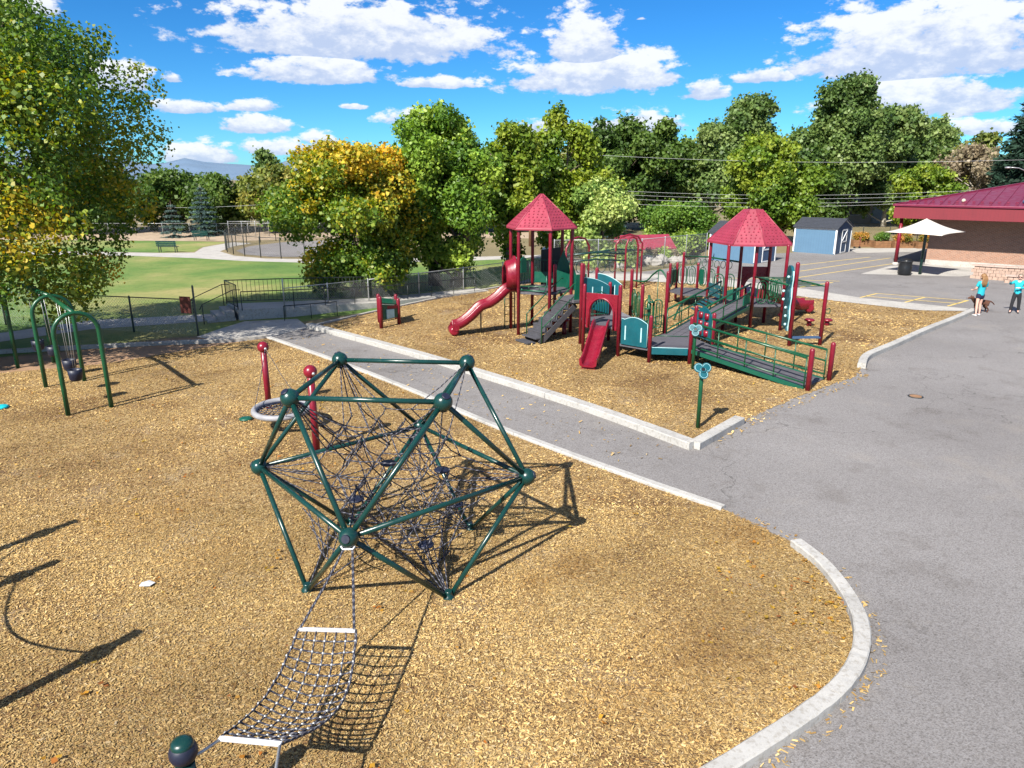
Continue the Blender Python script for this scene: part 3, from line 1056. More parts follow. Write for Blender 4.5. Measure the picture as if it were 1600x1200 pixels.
# ------------------------------------------------------------------ loose wood chips and fallen leaves
def chips(name, poly, region, dens, size, seed, z=.014):
    rg = np.random.default_rng(seed)
    x0, x1, y0, y1 = region
    n = int((x1 - x0) * (y1 - y0) * dens)
    P = np.stack([rg.uniform(x0, x1, n), rg.uniform(y0, y1, n)], 1)
    keep = inpoly(P, poly)
    # only what the camera's side of the playground can see, with a margin all round
    keep &= np.abs(P[:, 0]) < (P[:, 1] * .72 + 2.0)
    P = P[keep]; n = len(P)
    L = size * rg.lognormal(0, .27, n); Wd = L * rg.uniform(.2, .5, n)
    a = rg.random(n) * 2 * pi; tl = rg.normal(size=n) * .22; tl2 = rg.normal(size=n) * .36
    d = np.stack([np.cos(a) * np.cos(tl), np.sin(a) * np.cos(tl), np.sin(tl)], 1)
    s0 = np.stack([-np.sin(a), np.cos(a), np.zeros(n)], 1)
    up = np.cross(d, s0)
    s = s0 * np.cos(tl2)[:, None] + up * np.sin(tl2)[:, None]
    C0 = np.concatenate([P, (z + L * np.abs(np.sin(tl)) * .45 + rg.random(n) * .012)[:, None]], 1)
    D = d * (L / 2)[:, None]; S = s * (Wd / 2)[:, None]
    V = np.stack([C0 - D - S, C0 + D - S * .7, C0 + D + S * .8, C0 - D + S], 1).reshape(-1, 3)
    pal = np.array([(.15, .082, .028), (.25, .148, .050), (.335, .212, .076), (.405, .27, .105), (.47, .335, .145), (.37, .29, .19)])
    k = np.clip(rg.beta(2.9, 2.1, n), 0, .999) * 5
    i0 = k.astype(int); fr = (k - i0)[:, None]
    C = pal[i0] * (1 - fr) + pal[i0 + 1] * fr
    # damp, trodden patches: darker chips where the bed is churned
    pt = np.sin(P[:, 0] * .9 + 1.3) + np.sin(P[:, 1] * 1.1 + P[:, 0] * .5) + .7 * np.sin(P[:, 0] * 2.3 - P[:, 1] * 1.9)
    for (px_, py_, pr_, ps_) in ((.95, 9.45, .45, .5), (.3, 9.0, .25, .4), (3.85, 10.5, .6, .55), (2.4, 7.5, .9, .32), (1.2, 6.6, .5, .3), (-6.2, 11.4, 1.3, .3), (-4.6, 9.6, .7, .25), (-3.6, 7.2, .8, .18), (-7.6, 14.5, 1.0, .2), (-1.0, 12.6, .7, .25), (4.6, 17.5, .9, .2), (2.3, 20.4, .6, .3), (-2.3, 25.8, .7, .3)):
        C *= (1 - ps_ * np.exp(-((P[:, 0] - px_) ** 2 + (P[:, 1] - py_) ** 2) / pr_ ** 2))[:, None] ** np.array([.8, 1.0, 1.25])
    C *= (1 + .16 * np.clip(pt, -2, 2))[:, None] * rg.uniform(.8, 1.2, n)[:, None]
    o = link(name, npmesh(name, V, np.arange(4 * n).reshape(n, 4), C), 'chip')
    tag(o, 'loose pale and brown wood chips covering the play area ground', 'wood chips', kind='stuff')
chips('wood_chips', CHIPS_NEAR, (-12, 5, 4.5, 11.5), 2450, .0265, 21)
chips('wood_chips', CHIPS_NEAR, (-18, 5, 11.5, 25), 700, .034, 22)
chips('wood_chips', CHIPS_FAR, (-8, 20, 14, 24), 420, .042, 23)
chips('wood_chips', CHIPS_FAR, (-8, 20, 24, 40), 130, .06, 24)
spill = [(2.0, 5.2), (3.5, 6.2), (4.4, 7.0), (4.85, 8.0), (4.95, 9.4), (4.7, 10.3), (4.3, 10.9), (3.9, 11.5), (3.8, 11.1), (4.3, 10.0), (4.4, 8.6), (4.0, 7.4), (2, 5.8)]
chips('wood_chips', spill, (1, 5.2, 5, 12), 130, .05, 25, .016)
chips('wood_chips', [(4.2, 14.0), (5.6, 15.7), (10.3, 19.8), (10.9, 21), (9.9, 20.2), (5.3, 16.1)], (4, 11, 13.8, 21.2), 90, .06, 26, .018)
chips('wood_chips', [(-8.7, 25.0), (-8.0, 26.8), (3.6, 14.4), (2.7, 12.9)], (-9, 4, 12, 27), 10, .06, 27, .016)

def fallen(n, region, poly, seed):
    rg = np.random.default_rng(seed)
    P = np.stack([rg.uniform(region[0], region[1], n), rg.uniform(region[2], region[3], n)], 1)
    P = P[inpoly(P, poly)]
    m = len(P)
    cen = np.concatenate([P, np.full((m, 1), .04)], 1)
    V, F, C = leafcloud(cen, np.full(m, .015), m * 2, .055, [(.38, .13, .02), (.50, .27, .03), (.52, .36, .06), (.26, .10, .03)], seed=seed)
    V[:, 2] = np.clip(V[:, 2], .03, .07)
    o = link('fallen_leaves', npmesh('fallen_leaves', V, F, C), 'leaf')
    tag(o, 'scattered yellow and orange fallen leaves on the wood chips', 'leaves', kind='stuff')
fallen(420, (-14, 4.7, 5, 22), CHIPS_NEAR, 5)
fallen(160, (3.0, 4.8, 5.4, 9.8), CHIPS_NEAR, 6)
fallen(300, (-8, 18, 14, 34), CHIPS_FAR, 7)

# ------------------------------------------------------------------ chain-link fences
def chainlink(name, label, pts, h, post_r, step, mesh=.075, mat_post='fencegreen', wire='steel', group=None, rail=True, wr=.0036, tall=None, bottom_rail=False):
    t = thing(name, (pts[0][0], pts[0][1], 0), label, 'fence', group)
    wm_ = MB()
    for (a, b) in zip(pts, pts[1:]):
        a, b = Vector((a[0], a[1], 0)), Vector((b[0], b[1], 0))
        L_ = (b - a).length; d = (b - a) / L_
        n = max(1, round(L_ / step))
        for i in range(n + 1):
            if i == 0 and a != Vector((pts[0][0], pts[0][1], 0)): continue
            p = a + d * L_ * i / n
            hh = (tall if tall and i == 0 else h)
            MB().lathe((p.x, p.y, 0), [(post_r, -.05), (post_r, hh), (post_r * .6, hh + .03), (.005, hh + .045)], 10).build('post', mat_post, t)
        if rail: MB().tube([a + Vector((0, 0, h - .02)), b + Vector((0, 0, h - .02))], post_r * .6, 8).build('top_rail', mat_post if mat_post != 'dksteel' else 'dksteel', t)
        if bottom_rail: MB().tube([a + Vector((0, 0, .06)), b + Vector((0, 0, .06))], post_r * .5, 6).build('bottom_rail', mat_post, t)
        z0, z1 = .04, h - .03
        hh = z1 - z0
        s_ = -hh
        while s_ < L_:
            for sg in (1, -1):
                u0, u1 = s_, s_ + hh
                c0, c1 = max(0, u0), min(L_, u1)
                if c1 - c0 > .02:
                    f0, f1 = (c0 - u0) / hh, (c1 - u0) / hh
                    za, zb = (z0 + hh * f0, z0 + hh * f1) if sg > 0 else (z1 - hh * f0, z1 - hh * f1)
                    wm_.tube([a + d * c0 + Vector((0, 0, za)), a + d * c1 + Vector((0, 0, zb))], wr, 3, cap=False)
            s_ += mesh * 1.414
    o = wm_.build('wire_mesh', wire, t, fix=False)
    tag(o, kind='stuff')
    return t
chainlink('chain_link_fence', 'low grey green chain-link fence beside the swings with a tall end post', [(-11.65, 25.8), (-14.35, 26.42), (-23.0, 28.4)], 1.36, .035, 2.75, .085, tall=1.84)
chainlink('chain_link_fence', 'long silver chain-link fence running along the concrete ramp', [(-9.5, 29.35), (-6.5, 32.0), (-.5, 38.7), (1.2, 41.6), (2.6, 44.2)], 1.25, .03, 2.6, .085, mat_post='steel', tall=1.6)
chainlink('chain_link_fence', 'silver chain-link fence in front of the rock garden', [(2.6, 44.2), (8.1, 44.9), (13.4, 49.6)], 2.0, .03, 2.6, .09, mat_post='steel')
sg = thing('fence_sign', (-11.95, 25.84, 0), 'small red brown notice board hung on the chain-link fence end post', 'sign')
MB().box((-11.98, 25.80, 1.15), (.46, .02, .62), R(-14)).build('board', 'sign', sg, bevel=.01)
for dz in (-.2, .2):
    MB().box((-11.98, 25.84, 1.15 + dz), (.3, .05, .03), R(-14)).build('bracket', 'dksteel', sg)
tf = arcpts((-13.5, 62.0), 10.4, R(115), R(262), 14)
chainlink('track_fence', 'curved black fence around the oval asphalt track', [(p[0], p[1]) for p in tf], 1.5, .035, 2.0, .12, mat_post='dksteel', wire='dksteel', wr=.003)
chainlink('park_fence', 'low wire fence in front of the park trees', [(-44, 74), (-30, 73.6), (-18, 75.4)], 1.25, .03, 3.0, .2, mat_post='steel', wr=.003)
o = chainlink('backstop', 'tall pale wire backstop panel among the park trees', [(-28.5, 72.8), (-24.6, 73.2)], 1.5, .035, 1.4, .2, mat_post='steel', wr=.003)
chainlink('garden_fence', 'dark wire fence behind the wooden planters', [(28.5, 63.5), (33, 63.2), (40, 62.5)], 1.6, .03, 2.2, .14, mat_post='dksteel', wire='dksteel', wr=.003)

# ------------------------------------------------------------------ concrete ramp, steps and guard rails
rw = thing('access_ramp', (-9.5, 30, 0), 'low concrete access ramp and landing with dark guard rails beside the lawn', 'ramp')
far = [(-12.2, 30.1), (-9.6, 31.0), (-6.4, 33.1), (-1.9, 37.4)]
near = [(-11.2, 28.7), (-9.2, 29.5), (-5.8, 31.9), (-1.2, 36.6)]
zz = [.46, .42, .22, .05]
for i in range(3):
    MB().prism([far[i], far[i + 1], near[i + 1], near[i]], -.05, [zz[i], zz[i + 1], zz[i + 1], zz[i]]).build('slab', 'concrete', rw)
def guard(path, zs, h, n, name='guard_rail'):
    g = None
    for (a, b), (za, zb) in zip(zip(path, path[1:]), zip(zs, zs[1:])):
        A_, B_ = Vector((a[0], a[1], za)), Vector((b[0], b[1], zb))
        mb = MB()
        mb.tube([A_, A_ + Vector((0, 0, h)), B_ + Vector((0, 0, h)), B_], .022, 8)
        mb.tube([A_ + Vector((0, 0, .1)), B_ + Vector((0, 0, .1))], .016, 6)
        g = mb.build(name, 'dksteel', rw)
        k = max(2, int((B_ - A_).length / n))
        me = None
        for j in range(1, k):
            p = A_.lerp(B_, j / k)
            MB().tube([p + Vector((0, 0, .1)), p + Vector((0, 0, h))], .0095 if n < .3 else .02, 5).build('picket', 'dksteel', g)
guard(far, zz, 1.0, .17)
guard([(-12.2, 30.1), (-11.2, 28.7)], [.46, .46], 1.0, .17)
def hand(path, h, n):
    P = [Vector(p) for p in path]
    g = MB().tube([p + Vector((0, 0, h)) for p in P], .020, 8).build('hand_rail', 'dksteel', rw)
    for a, b in zip(P, P[1:]):
        k = max(1, round((b - a).length / n))
        for j in range(k + 1):
            p = a.lerp(b, j / k)
            MB().tube([p + Vector((0, 0, -.05)), p + Vector((0, 0, h))], .016, 6).build('rail_post', 'dksteel', g)
hand([(-11.05, 28.75, .46), (-9.15, 29.55, .42), (-5.85, 31.95, .22), (-1.9, 36.0, .06)], .72, 1.5)
hand([(-9.3, 28.6, 0), (-7.4, 29.7, 0)], .62, 1.3)
stp = MB()
for i in range(3):
    c = Vector((-11.75, 29.4, 0)) + Vector((-.85, -.52, 0)) * (.18 + .36 * i)
    MB().box((c.x, c.y, .19 - .07 * i), (.36, 1.65, .38 - .14 * i), math.atan2(-.52, -.85)).build('step', 'footing', rw, bevel=.01)
for (a, b) in (((-12.35, 30.15), (-13.35, 29.4)), ((-11.3, 28.6), (-12.3, 27.9))):
    A_, B_ = Vector((a[0], a[1], .46)), Vector((b[0], b[1], 0))
    MB().tube([A_ + Vector((.25, .15, .8)), A_ + Vector((0, 0, .82)), B_ + Vector((0, 0, .8)), B_ + Vector((-.1, -.06, .6))], .018, 6).tube([B_ + Vector((0, 0, -.05)), B_ + Vector((0, 0, .8))], .018, 6).tube([A_ + Vector((0, 0, -.3)), A_ + Vector((0, 0, .8))], .018, 6).build('stair_rail', 'dksteel', rw)

# ------------------------------------------------------------------ park benches
def bench(x, y, rz, label):
    t = thing('park_bench', (x, y, 0), label, 'bench', 'benches along the park path', rz)
    for i in range(3):
        MB().box((0, -.1 + .14 * i, .45), (1.6, .11, .035)).build('seat_slat', 'dkgreen', t, local=True)
        MB().box((0, .27 + .03 * i, .58 + .14 * i), (1.6, .03, .11)).build('back_slat', 'dkgreen', t, local=True)
    for s_ in (-1, 1):
        MB().box((.65 * s_, -.08, .21), (.05, .05, .43)).box((.65 * s_, .24, .42), (.05, .05, .84)).build('leg', 'dksteel', t, local=True)
bench(-27.2, 56.9, R(178), 'dark green bench on the grass by the pale path')
bench(-29.3, 68.2, R(172), 'dark bench on the gravel before the park trees')

# ------------------------------------------------------------------ red-roofed shelter, rocks and plants behind the fence
sh = thing('picnic_shelter', (10.6, 60, -1.7), 'low open shelter with a bright red gable roof behind the fence', 'shelter')
A1, A2, B1_, B2_ = Vector((7.6, 57.4, .0)), Vector((13.6, 59.4, .0)), Vector((8.6, 59.5, 1.05)), Vector((13.2, 61.0, 1.05))
C1, C2 = Vector((8.0, 62.2, .05)), Vector((13.0, 63.6, .05))
for q in ([A1, A2, B2_, B1_], [C2, C1, B1_, B2_]):
    r_ = MB().add(q, [(0, 1, 2, 3)]).build('roof', 'roofred', sh)
    md_ = r_.modifiers.new('solid', 'SOLIDIFY'); md_.thickness = .08
for p in (A1.lerp(A2, .06), A1.lerp(A2, .94), C1.lerp(C2, .06), C1.lerp(C2, .94)):
    MB().tube([(p.x, p.y + .2, -1.75), (p.x, p.y + .2, .1)], .07, 10).build('post', 'red', sh)
rg_ = random.Random(9)
for i in range(26):
    x = rg_.uniform(6.4, 12.2); y = 46.8 + (x - 6.4) * .55 + rg_.uniform(-.5, 1.8); s_ = rg_.uniform(.22, .55)
    mb = MB().ball((0, 0, 0), s_, 8, 6)
    mb.v = [(v[0] * rg_.uniform(.75, 1.2), v[1] * rg_.uniform(.75, 1.2), v[2] * rg_.uniform(.55, .9)) for v in mb.v]
    o = mb.build('boulder', 'rock')
    o.location = (x, y, s_ * .35); o.rotation_euler = (0, 0, rg_.uniform(0, 6))
    for f_ in o.data.polygons: f_.use_smooth = False
    tag(o, 'pale garden boulder in the rock bed behind the chain-link fence', 'boulder', 'boulders in the rock bed')
PLN = ['dusty green plant at the end of the rock bed nearest the overhead climber', 'tan seeding plant second in the rock bed from the overhead climber', 'dusty green plant third in the rock bed from the overhead climber', 'tan seeding plant below the red shelter roof post', 'dusty green plant in the middle of the rock bed', 'tan seeding plant under the middle of the shelter roof', 'dusty green plant third in the rock bed from the blue shed', 'tan seeding plant second in the rock bed from the blue shed', 'dusty green plant at the end of the rock bed nearest the blue shed']
for i in range(9):
    x = 6.3 + .72 * i; y = 47.6 + .4 * i + rg_.uniform(-.5, .8)
    shrub('garden_plant', PLN[i], x, y, rg_.uniform(.7, 1.3), .55, ['pale', 'grey'][i % 2], 1600, .10, 80 + i, 'plants in the rock bed', cat='plant')

# ------------------------------------------------------------------ sheds
def shed(x, y, rz, L_, D_, he, hr, label):
    t = thing('storage_shed', (x, y, 0), label, 'shed', 'blue storage sheds', rz)
    B = lambda mb, nm, mat, par=None, bv=0: mb.build(nm, mat, par or t, local=True, bevel=bv)
    B(MB().box((L_ / 2, .03, he / 2), (L_, .06, he)), 'wall', 'shedblue')
    B(MB().box((L_ / 2, D_ - .03, he / 2), (L_, .06, he)), 'wall', 'shedblue')
    for xx in (.03, L_ - .03):
        mb = MB()
        pr = [(0.06, 0), (D_ - .06, 0), (D_ - .06, he), (D_ / 2, hr - .06), (.06, he)]
        vs = [(xx + s_ * .03, p[0], p[1]) for s_ in (-1, 1) for p in pr]
        mb.add(vs, [(0, 1, 2, 3, 4), (9, 8, 7, 6, 5)] + [(i, (i + 1) % 5, 5 + (i + 1) % 5, 5 + i) for i in range(5)])
        B(mb, 'end_wall', 'navy')
    for yy0, yy1 in ((-.14, D_ / 2), (D_ + .14, D_ / 2)):
        sl_ = (hr - he) / (D_ / 2)
        za = he - .14 * sl_ + .03
        mb = MB().add([(-.12, yy0, za), (L_ + .14, yy0, za), (L_ + .14, yy1, hr + .03), (-.12, yy1, hr + .03), (-.12, yy0, za + .07), (L_ + .14, yy0, za + .07), (L_ + .14, yy1, hr + .10), (-.12, yy1, hr + .10)],
                      [(0, 1, 2, 3), (4, 5, 6, 7), (0, 1, 5, 4), (1, 2, 6, 5), (2, 3, 7, 6), (3, 0, 4, 7)])
        ro = B(mb, 'roof', 'shingle')
        n = 7
        for i in range(n):
            f = i / n
            yy = yy0 + (yy1 - yy0) * f; z_ = za + (hr + .03 - za) * f + .075
            B(MB().box((L_ / 2, yy + (yy1 - yy0) * .5 / n, z_ + (hr + .03 - za) * .5 / n), (L_ + .26, abs(yy1 - yy0) / n * .95, .016), 0, math.atan2(hr - he, D_ / 2) * (1 if yy1 > yy0 else -1)), 'shingle_course', 'shingle', ro)
    B(MB().box((L_ / 2, -.018, he - .06), (L_ + .02, .03, .12)), 'trim', 'white')
    for xx in (.04, L_ - .04):
        B(MB().box((xx, -.018, he / 2), (.11, .032, he - .14)), 'trim', 'white')
    for yy in (.03, D_ - .03):
        B(MB().box((L_ + .018, yy, he / 2), (.03, .11, he)), 'trim', 'white')
    for s_ in (0, 1):
        ya, yb = (-.06, D_ / 2) if s_ == 0 else (D_ + .06, D_ / 2)
        B(MB().beam((L_ + .03, ya, he - .03), (L_ + .03, yb, hr - .02), .03, .10, (1, 0, 0)), 'trim', 'white')
    dw, dh = min(1.0, D_ * .42), he * .92
    dr = B(MB().box((L_ + .022, D_ / 2, dh / 2 + .04), (.03, dw, dh)), 'door', 'navy')
    for yy in (-1, 1):
        B(MB().box((L_ + .045, D_ / 2 + yy * dw / 2, dh / 2 + .04), (.03, .09, dh)), 'door_trim', 'white', dr)
    for z_ in (.08, dh * .5, dh):
        B(MB().box((L_ + .047, D_ / 2, z_), (.03, dw - .09, .09)), 'door_trim', 'white', dr)
    B(MB().beam((L_ + .046, D_ / 2 - dw * .42, dh * .54), (L_ + .046, D_ / 2 + dw * .42, dh * .96), .03, .07, (1, 0, 0)), 'door_brace', 'white', dr)
    B(MB().box((L_ + .08, D_ / 2 + dw * .36, dh * .46), (.04, .03, .14)), 'handle', 'dksteel', dr)
shed(22.35, 57.2, math.atan2(-.69, .72), 3.25, 3.1, 1.95, 2.55, 'blue storage shed standing alone at the end of the painted lines')
shed(14.1, 51.4, math.atan2(-.73, .68), 3.6, 2.8, 1.95, 2.6, 'blue storage shed half hidden behind the hipped red roof')

# ------------------------------------------------------------------ school building
SA = math.atan2(-.66, .75)
sb = thing('school_building', (25.7, 48.2, 0), 'brick school building with a maroon metal roof and deep red fascia', 'building', None, SA)
Bx = lambda mb, nm, mat, par=None, bv=0: mb.build(nm, mat, par or sb, local=True, bevel=bv)
Bx(MB().box((16.5, 2.15, 1.6), (30, .3, 3.2)), 'wall', 'brick')
Bx(MB().box((1.65, 12, 1.6), (.3, 19.4, 3.2)), 'wall', 'brick')
Bx(MB().box((16.5, 1.96, .17), (30, .08, .34)), 'plinth', 'concrete')
Bx(MB().prism([(-.25, -.25), (31.5, -.25), (31.5, 22), (-.25, 22)], 3.12, 3.16), 'soffit', 'roofmetal')
fa = Bx(MB().box((15.6, -.30, 3.50), (31.8, .08, .80)), 'fascia', 'fascia')
Bx(MB().box((-.30, 10.8, 3.50), (.08, 22.2, .80)), 'fascia', 'fascia')
Bx(MB().box((15.6, -.36, 3.93), (32.0, .14, .13)), 'gutter', 'roofmetal', fa, .02)
Bx(MB().box((-.36, 10.8, 3.93), (.14, 22.4, .13)), 'gutter', 'roofmetal', fa, .02)
z0_, s_ = 3.96, .22
rf = Bx(MB().add([(-.4, -.4, z0_), (31.8, -.4, z0_), (20.5, 10.9, z0_ + 11.3 * s_), (10.9, 10.9, z0_ + 11.3 * s_), (-.4, 22.2, z0_), (31.8, 22.2, z0_)], [(0, 1, 2, 3), (4, 0, 3), (5, 4, 3, 2), (1, 5, 2)]), 'roof', 'roofmetal')
for i in range(30):
    x = .25 + .45 * i * 1.5
    if x > 31: break
    l_ = min(11.2, x + .4)
    Bx(MB().beam((x, -.38, z0_ + .02), (x, -.38 + l_, z0_ + .02 + l_ * s_), .04, .06), 'standing_seam', 'roofmetal', rf)
Bx(MB().beam((-.4, -.4, z0_ + .03), (10.9, 10.9, z0_ + .03 + 11.3 * s_), .16, .05), 'hip_cap', 'roofmetal', rf)
for i in range(40):
    Bx(MB().box((.4 + .45 * i, .35, z0_ + .23), (.16, .05, .10)), 'snow_guard', 'roofmetal', rf)
cl = Bx(MB().lathe((.1, .15, 0), [(.125, .18), (.105, 3.14)], 16), 'column', 'red')
Bx(MB().lathe((.1, .15, 0), [(.2, -.05), (.2, .12), (.14, .2)], 16), 'column_base', 'concrete', cl)
for (x, m) in ((4.0, 'cyan'), (2.3, 'yellowplastic')):
    pass
def ball_on_roof(lx_, ly2, mat, label):
    c, s__ = math.cos(SA), math.sin(SA)
    X, Y = 25.7 + lx_ * c - ly2 * s__, 48.2 + lx_ * s__ + ly2 * c
    z_ = z0_ + (ly2 + .4) * s_
    o = MB().ball((0, 0, 0), .12, 16, 10).build('play_ball', mat)
    o.location = (X, Y, z_ + .11)
    tag(o, label, 'ball')
ball_on_roof(6.6, .5, 'navy', 'blue ball stranded on the maroon school roof')
ball_on_roof(3.4, .5, 'tan', 'pale ball stranded on the maroon school roof')

# shade sail on one green pole
um = thing('shade_canopy', (24.8, 43.3, 0), 'pale cream square shade canopy on one dark green pole', 'canopy')
apx = Vector((24.85, 43.55, 3.3))
cn = [Vector((22.38, 43.45, 2.52)), Vector((24.2, 40.7, 2.50)), Vector((27.3, 43.5, 2.52)), Vector((25.5, 46.3, 2.52))]
mb = MB()
n = 10
for k in range(4):
    a, b = cn[k], cn[(k + 1) % 4]
    vs = []
    for i in range(n + 1):
        for j in range(n + 1):
            t = j / n; u = i / n
            e_ = a.lerp(b, t); c_ = (a + b) / 2
            e_ = e_.lerp(apx, .10 * math.sin(pi * t))
            p = apx.lerp(e_, u) + Vector((0, 0, -.10 * math.sin(pi * u) * 1.0 - .07 * u * math.sin(pi * t)))
            vs.append(p)
    mb.add(vs, [(i * (n + 1) + j, i * (n + 1) + j + 1, (i + 1) * (n + 1) + j + 1, (i + 1) * (n + 1) + j) for i in range(n) for j in range(n)], True)
cv = mb.build('canopy_cloth', 'cloth', um)
md_ = cv.modifiers.new('solid', 'SOLIDIFY'); md_.thickness = .012
MB().tube([(24.8, 43.3, -.05), (24.8, 43.3, 2.6), (24.85, 43.5, 3.22)], .085, 14).build('pole', 'dkgreen', um)
for c in cn:
    MB().tube([apx + Vector((0, 0, -.20)), apx.lerp(c, .5) + Vector((0, 0, -.20)), c.lerp(apx, .04) + Vector((0, 0, -.04))], .025, 8).build('rafter', 'dkgreen', um)

# stuffed black rubbish bin
tb_ = thing('rubbish_bin', (23.7, 43.0, 0), 'squat bin wrapped in a bulging black rubbish bag beside the shade canopy pole', 'bin')
mb = MB().lathe((23.7, 43.0, 0), [(.30, 0), (.36, .12), (.37, .5), (.34, .75), (.36, .84), (.30, .95), (.12, 1.0)], 20)
rb = random.Random(3)
mb.v = [(23.7 + (v[0] - 23.7) * rb.uniform(.9, 1.1), 43 + (v[1] - 43) * rb.uniform(.9, 1.1), v[2]) for v in mb.v]
mb.build('bag', 'black', tb_)
MB().lathe((23.7, 43.0, .80), [(.375, 0), (.385, .02), (.375, .05)], 20).build('rim', 'rubber', tb_)

# curved seat walls
for (r_, h_, a0, a1, lab) in ((4.6, .80, -142, -55, 'taller curved pinkish stone seat wall beside the school'), (5.6, .37, -122, -55, 'lower curved pinkish stone seat wall in front of the taller one')):
    w_ = thing('seat_wall', (30.6, 44.6 - r_, 0), lab, 'wall', 'curved seat walls')
    k = 26
    for row in range(int(round(h_ / .19))):
        for i in range(k):
            aa0 = R(a0 + (a1 - a0) * (i + (.5 if row % 2 else 0)) / k + .12); aa1 = R(a0 + (a1 - a0) * (i + 1 + (.5 if row % 2 else 0)) / k - .12)
            if aa1 > R(a1): aa1 = R(a1)
            if aa1 - aa0 < .01: continue
            q = [(30.6 + rr * math.cos(a), 44.6 + rr * math.sin(a)) for rr, a in ((r_ + .2, aa0), (r_ + .2, aa1), (r_ - .2, aa1), (r_ - .2, aa0))]
            MB().prism(q, .185 * row + .006, .185 * row + .18).build('block', 'stone', w_)
    for i in range(k // 2):
        aa0 = R(a0 + (a1 - a0) * i / (k / 2) - .0); aa1 = R(a0 + (a1 - a0) * (i + 1) / (k / 2) - .15)
        zt = .185 * int(round(h_ / .19))
        q = [(30.6 + rr * math.cos(a), 44.6 + rr * math.sin(a)) for rr, a in ((r_ + .27, aa0), (r_ + .27, aa1), (r_ - .27, aa1), (r_ - .27, aa0))]
        MB().prism(q, zt, zt + .07).build('cap_stone', 'stonecap', w_)

# planters
for i, (x, y, w_, pal) in enumerate(((29.9, 61.9, 1.5, 'rust'), (31.2, 60.9, 1.3, 'hedge'), (32.8, 60.6, 1.6, 'rust'), (34.4, 60.2, 1.3, 'rust'))):
    t = thing('planter_box', (x, y, 0), ['wooden planter box with rusty plants, farthest left behind the shed', 'wooden planter box with green leaves between the others', 'largest wooden planter box with orange flowers', 'wooden planter box with orange flowers next to the school column'][i], 'planter', 'wooden planters')
    for s_, (cx, cy, sx, sy) in enumerate(((0, -.4, w_, .04), (0, .4, w_, .04), (-w_ / 2 + .02, 0, .04, .76), (w_ / 2 - .02, 0, .04, .76))):
        for q in range(3):
            MB().box((x + cx, y + cy, .10 + .19 * q), (sx, sy, .18)).build('plank', 'wood', t)
    MB().box((x, y, .5), (w_ - .1, .74, .1)).build('soil', 'soil', t)
    shrub('planter_plant', ['rusty leaved plant in the wooden planter behind the shed', 'green leaved plant in a wooden planter', 'orange flowering plant in the largest wooden planter', 'orange flowering plant in the planter next to the school column'][i], x, y, .8, w_ * .5, pal, 2200, .10, 120 + i, 'plants in the planters', z0=.5, cat='plant')
sc = thing('scooter', (28.8, 60.0, 0), 'small kick scooter parked beside the wooden planters', 'scooter')
MB().box((28.8, 60.0, .12), (.55, .12, .03), .4).build('footboard', 'dksteel', sc)
MB().tube([(29.05, 60.1, .1), (29.0, 60.08, .9)], .02, 8).tube([(28.95, 60.25, .9), (29.05, 59.9, .9)], .018, 8).build('handlebar', 'red', sc)
for xx in (28.55, 29.08):
    MB().tube([(xx, 59.97 + (xx - 28.55) * .4, .09), (xx + .02, 60.03 + (xx - 28.55) * .4, .09)], .09, 14).build('wheel', 'rubber', sc)

# ------------------------------------------------------------------ house, cars, poles and wires beyond
hs_ = thing('far_house', (47.5, 95, 0), 'tan house with a dark roof and grey garage door across the street', 'house')
MB().box((47.5, 98, 1.4), (9, 6, 2.8)).build('wall', 'tan', hs_)
MB().add([(42.6, 94.6, 2.75), (52.4, 94.6, 2.75), (52.4, 98, 4.2), (42.6, 98, 4.2), (42.6, 101.4, 2.75), (52.4, 101.4, 2.75)], [(0, 1, 2, 3), (3, 2, 5, 4), (0, 3, 4), (1, 5, 2)]).build('roof', 'shingle', hs_)
gd = MB().box((48.3, 94.97, 1.1), (2.8, .06, 2.2)).build('garage_door', 'garage', hs_)
for i in range(4):
    MB().box((48.3, 94.92, .3 + .55 * i), (2.7, .04, .48)).build('door_panel', 'garage', gd)
wd = MB().box((44.6, 94.97, 1.5), (1.4, .06, 1.0)).build('window', 'white', hs_)
MB().box((44.6, 94.93, 1.5), (1.2, .04, .8)).build('pane', 'glass', wd)
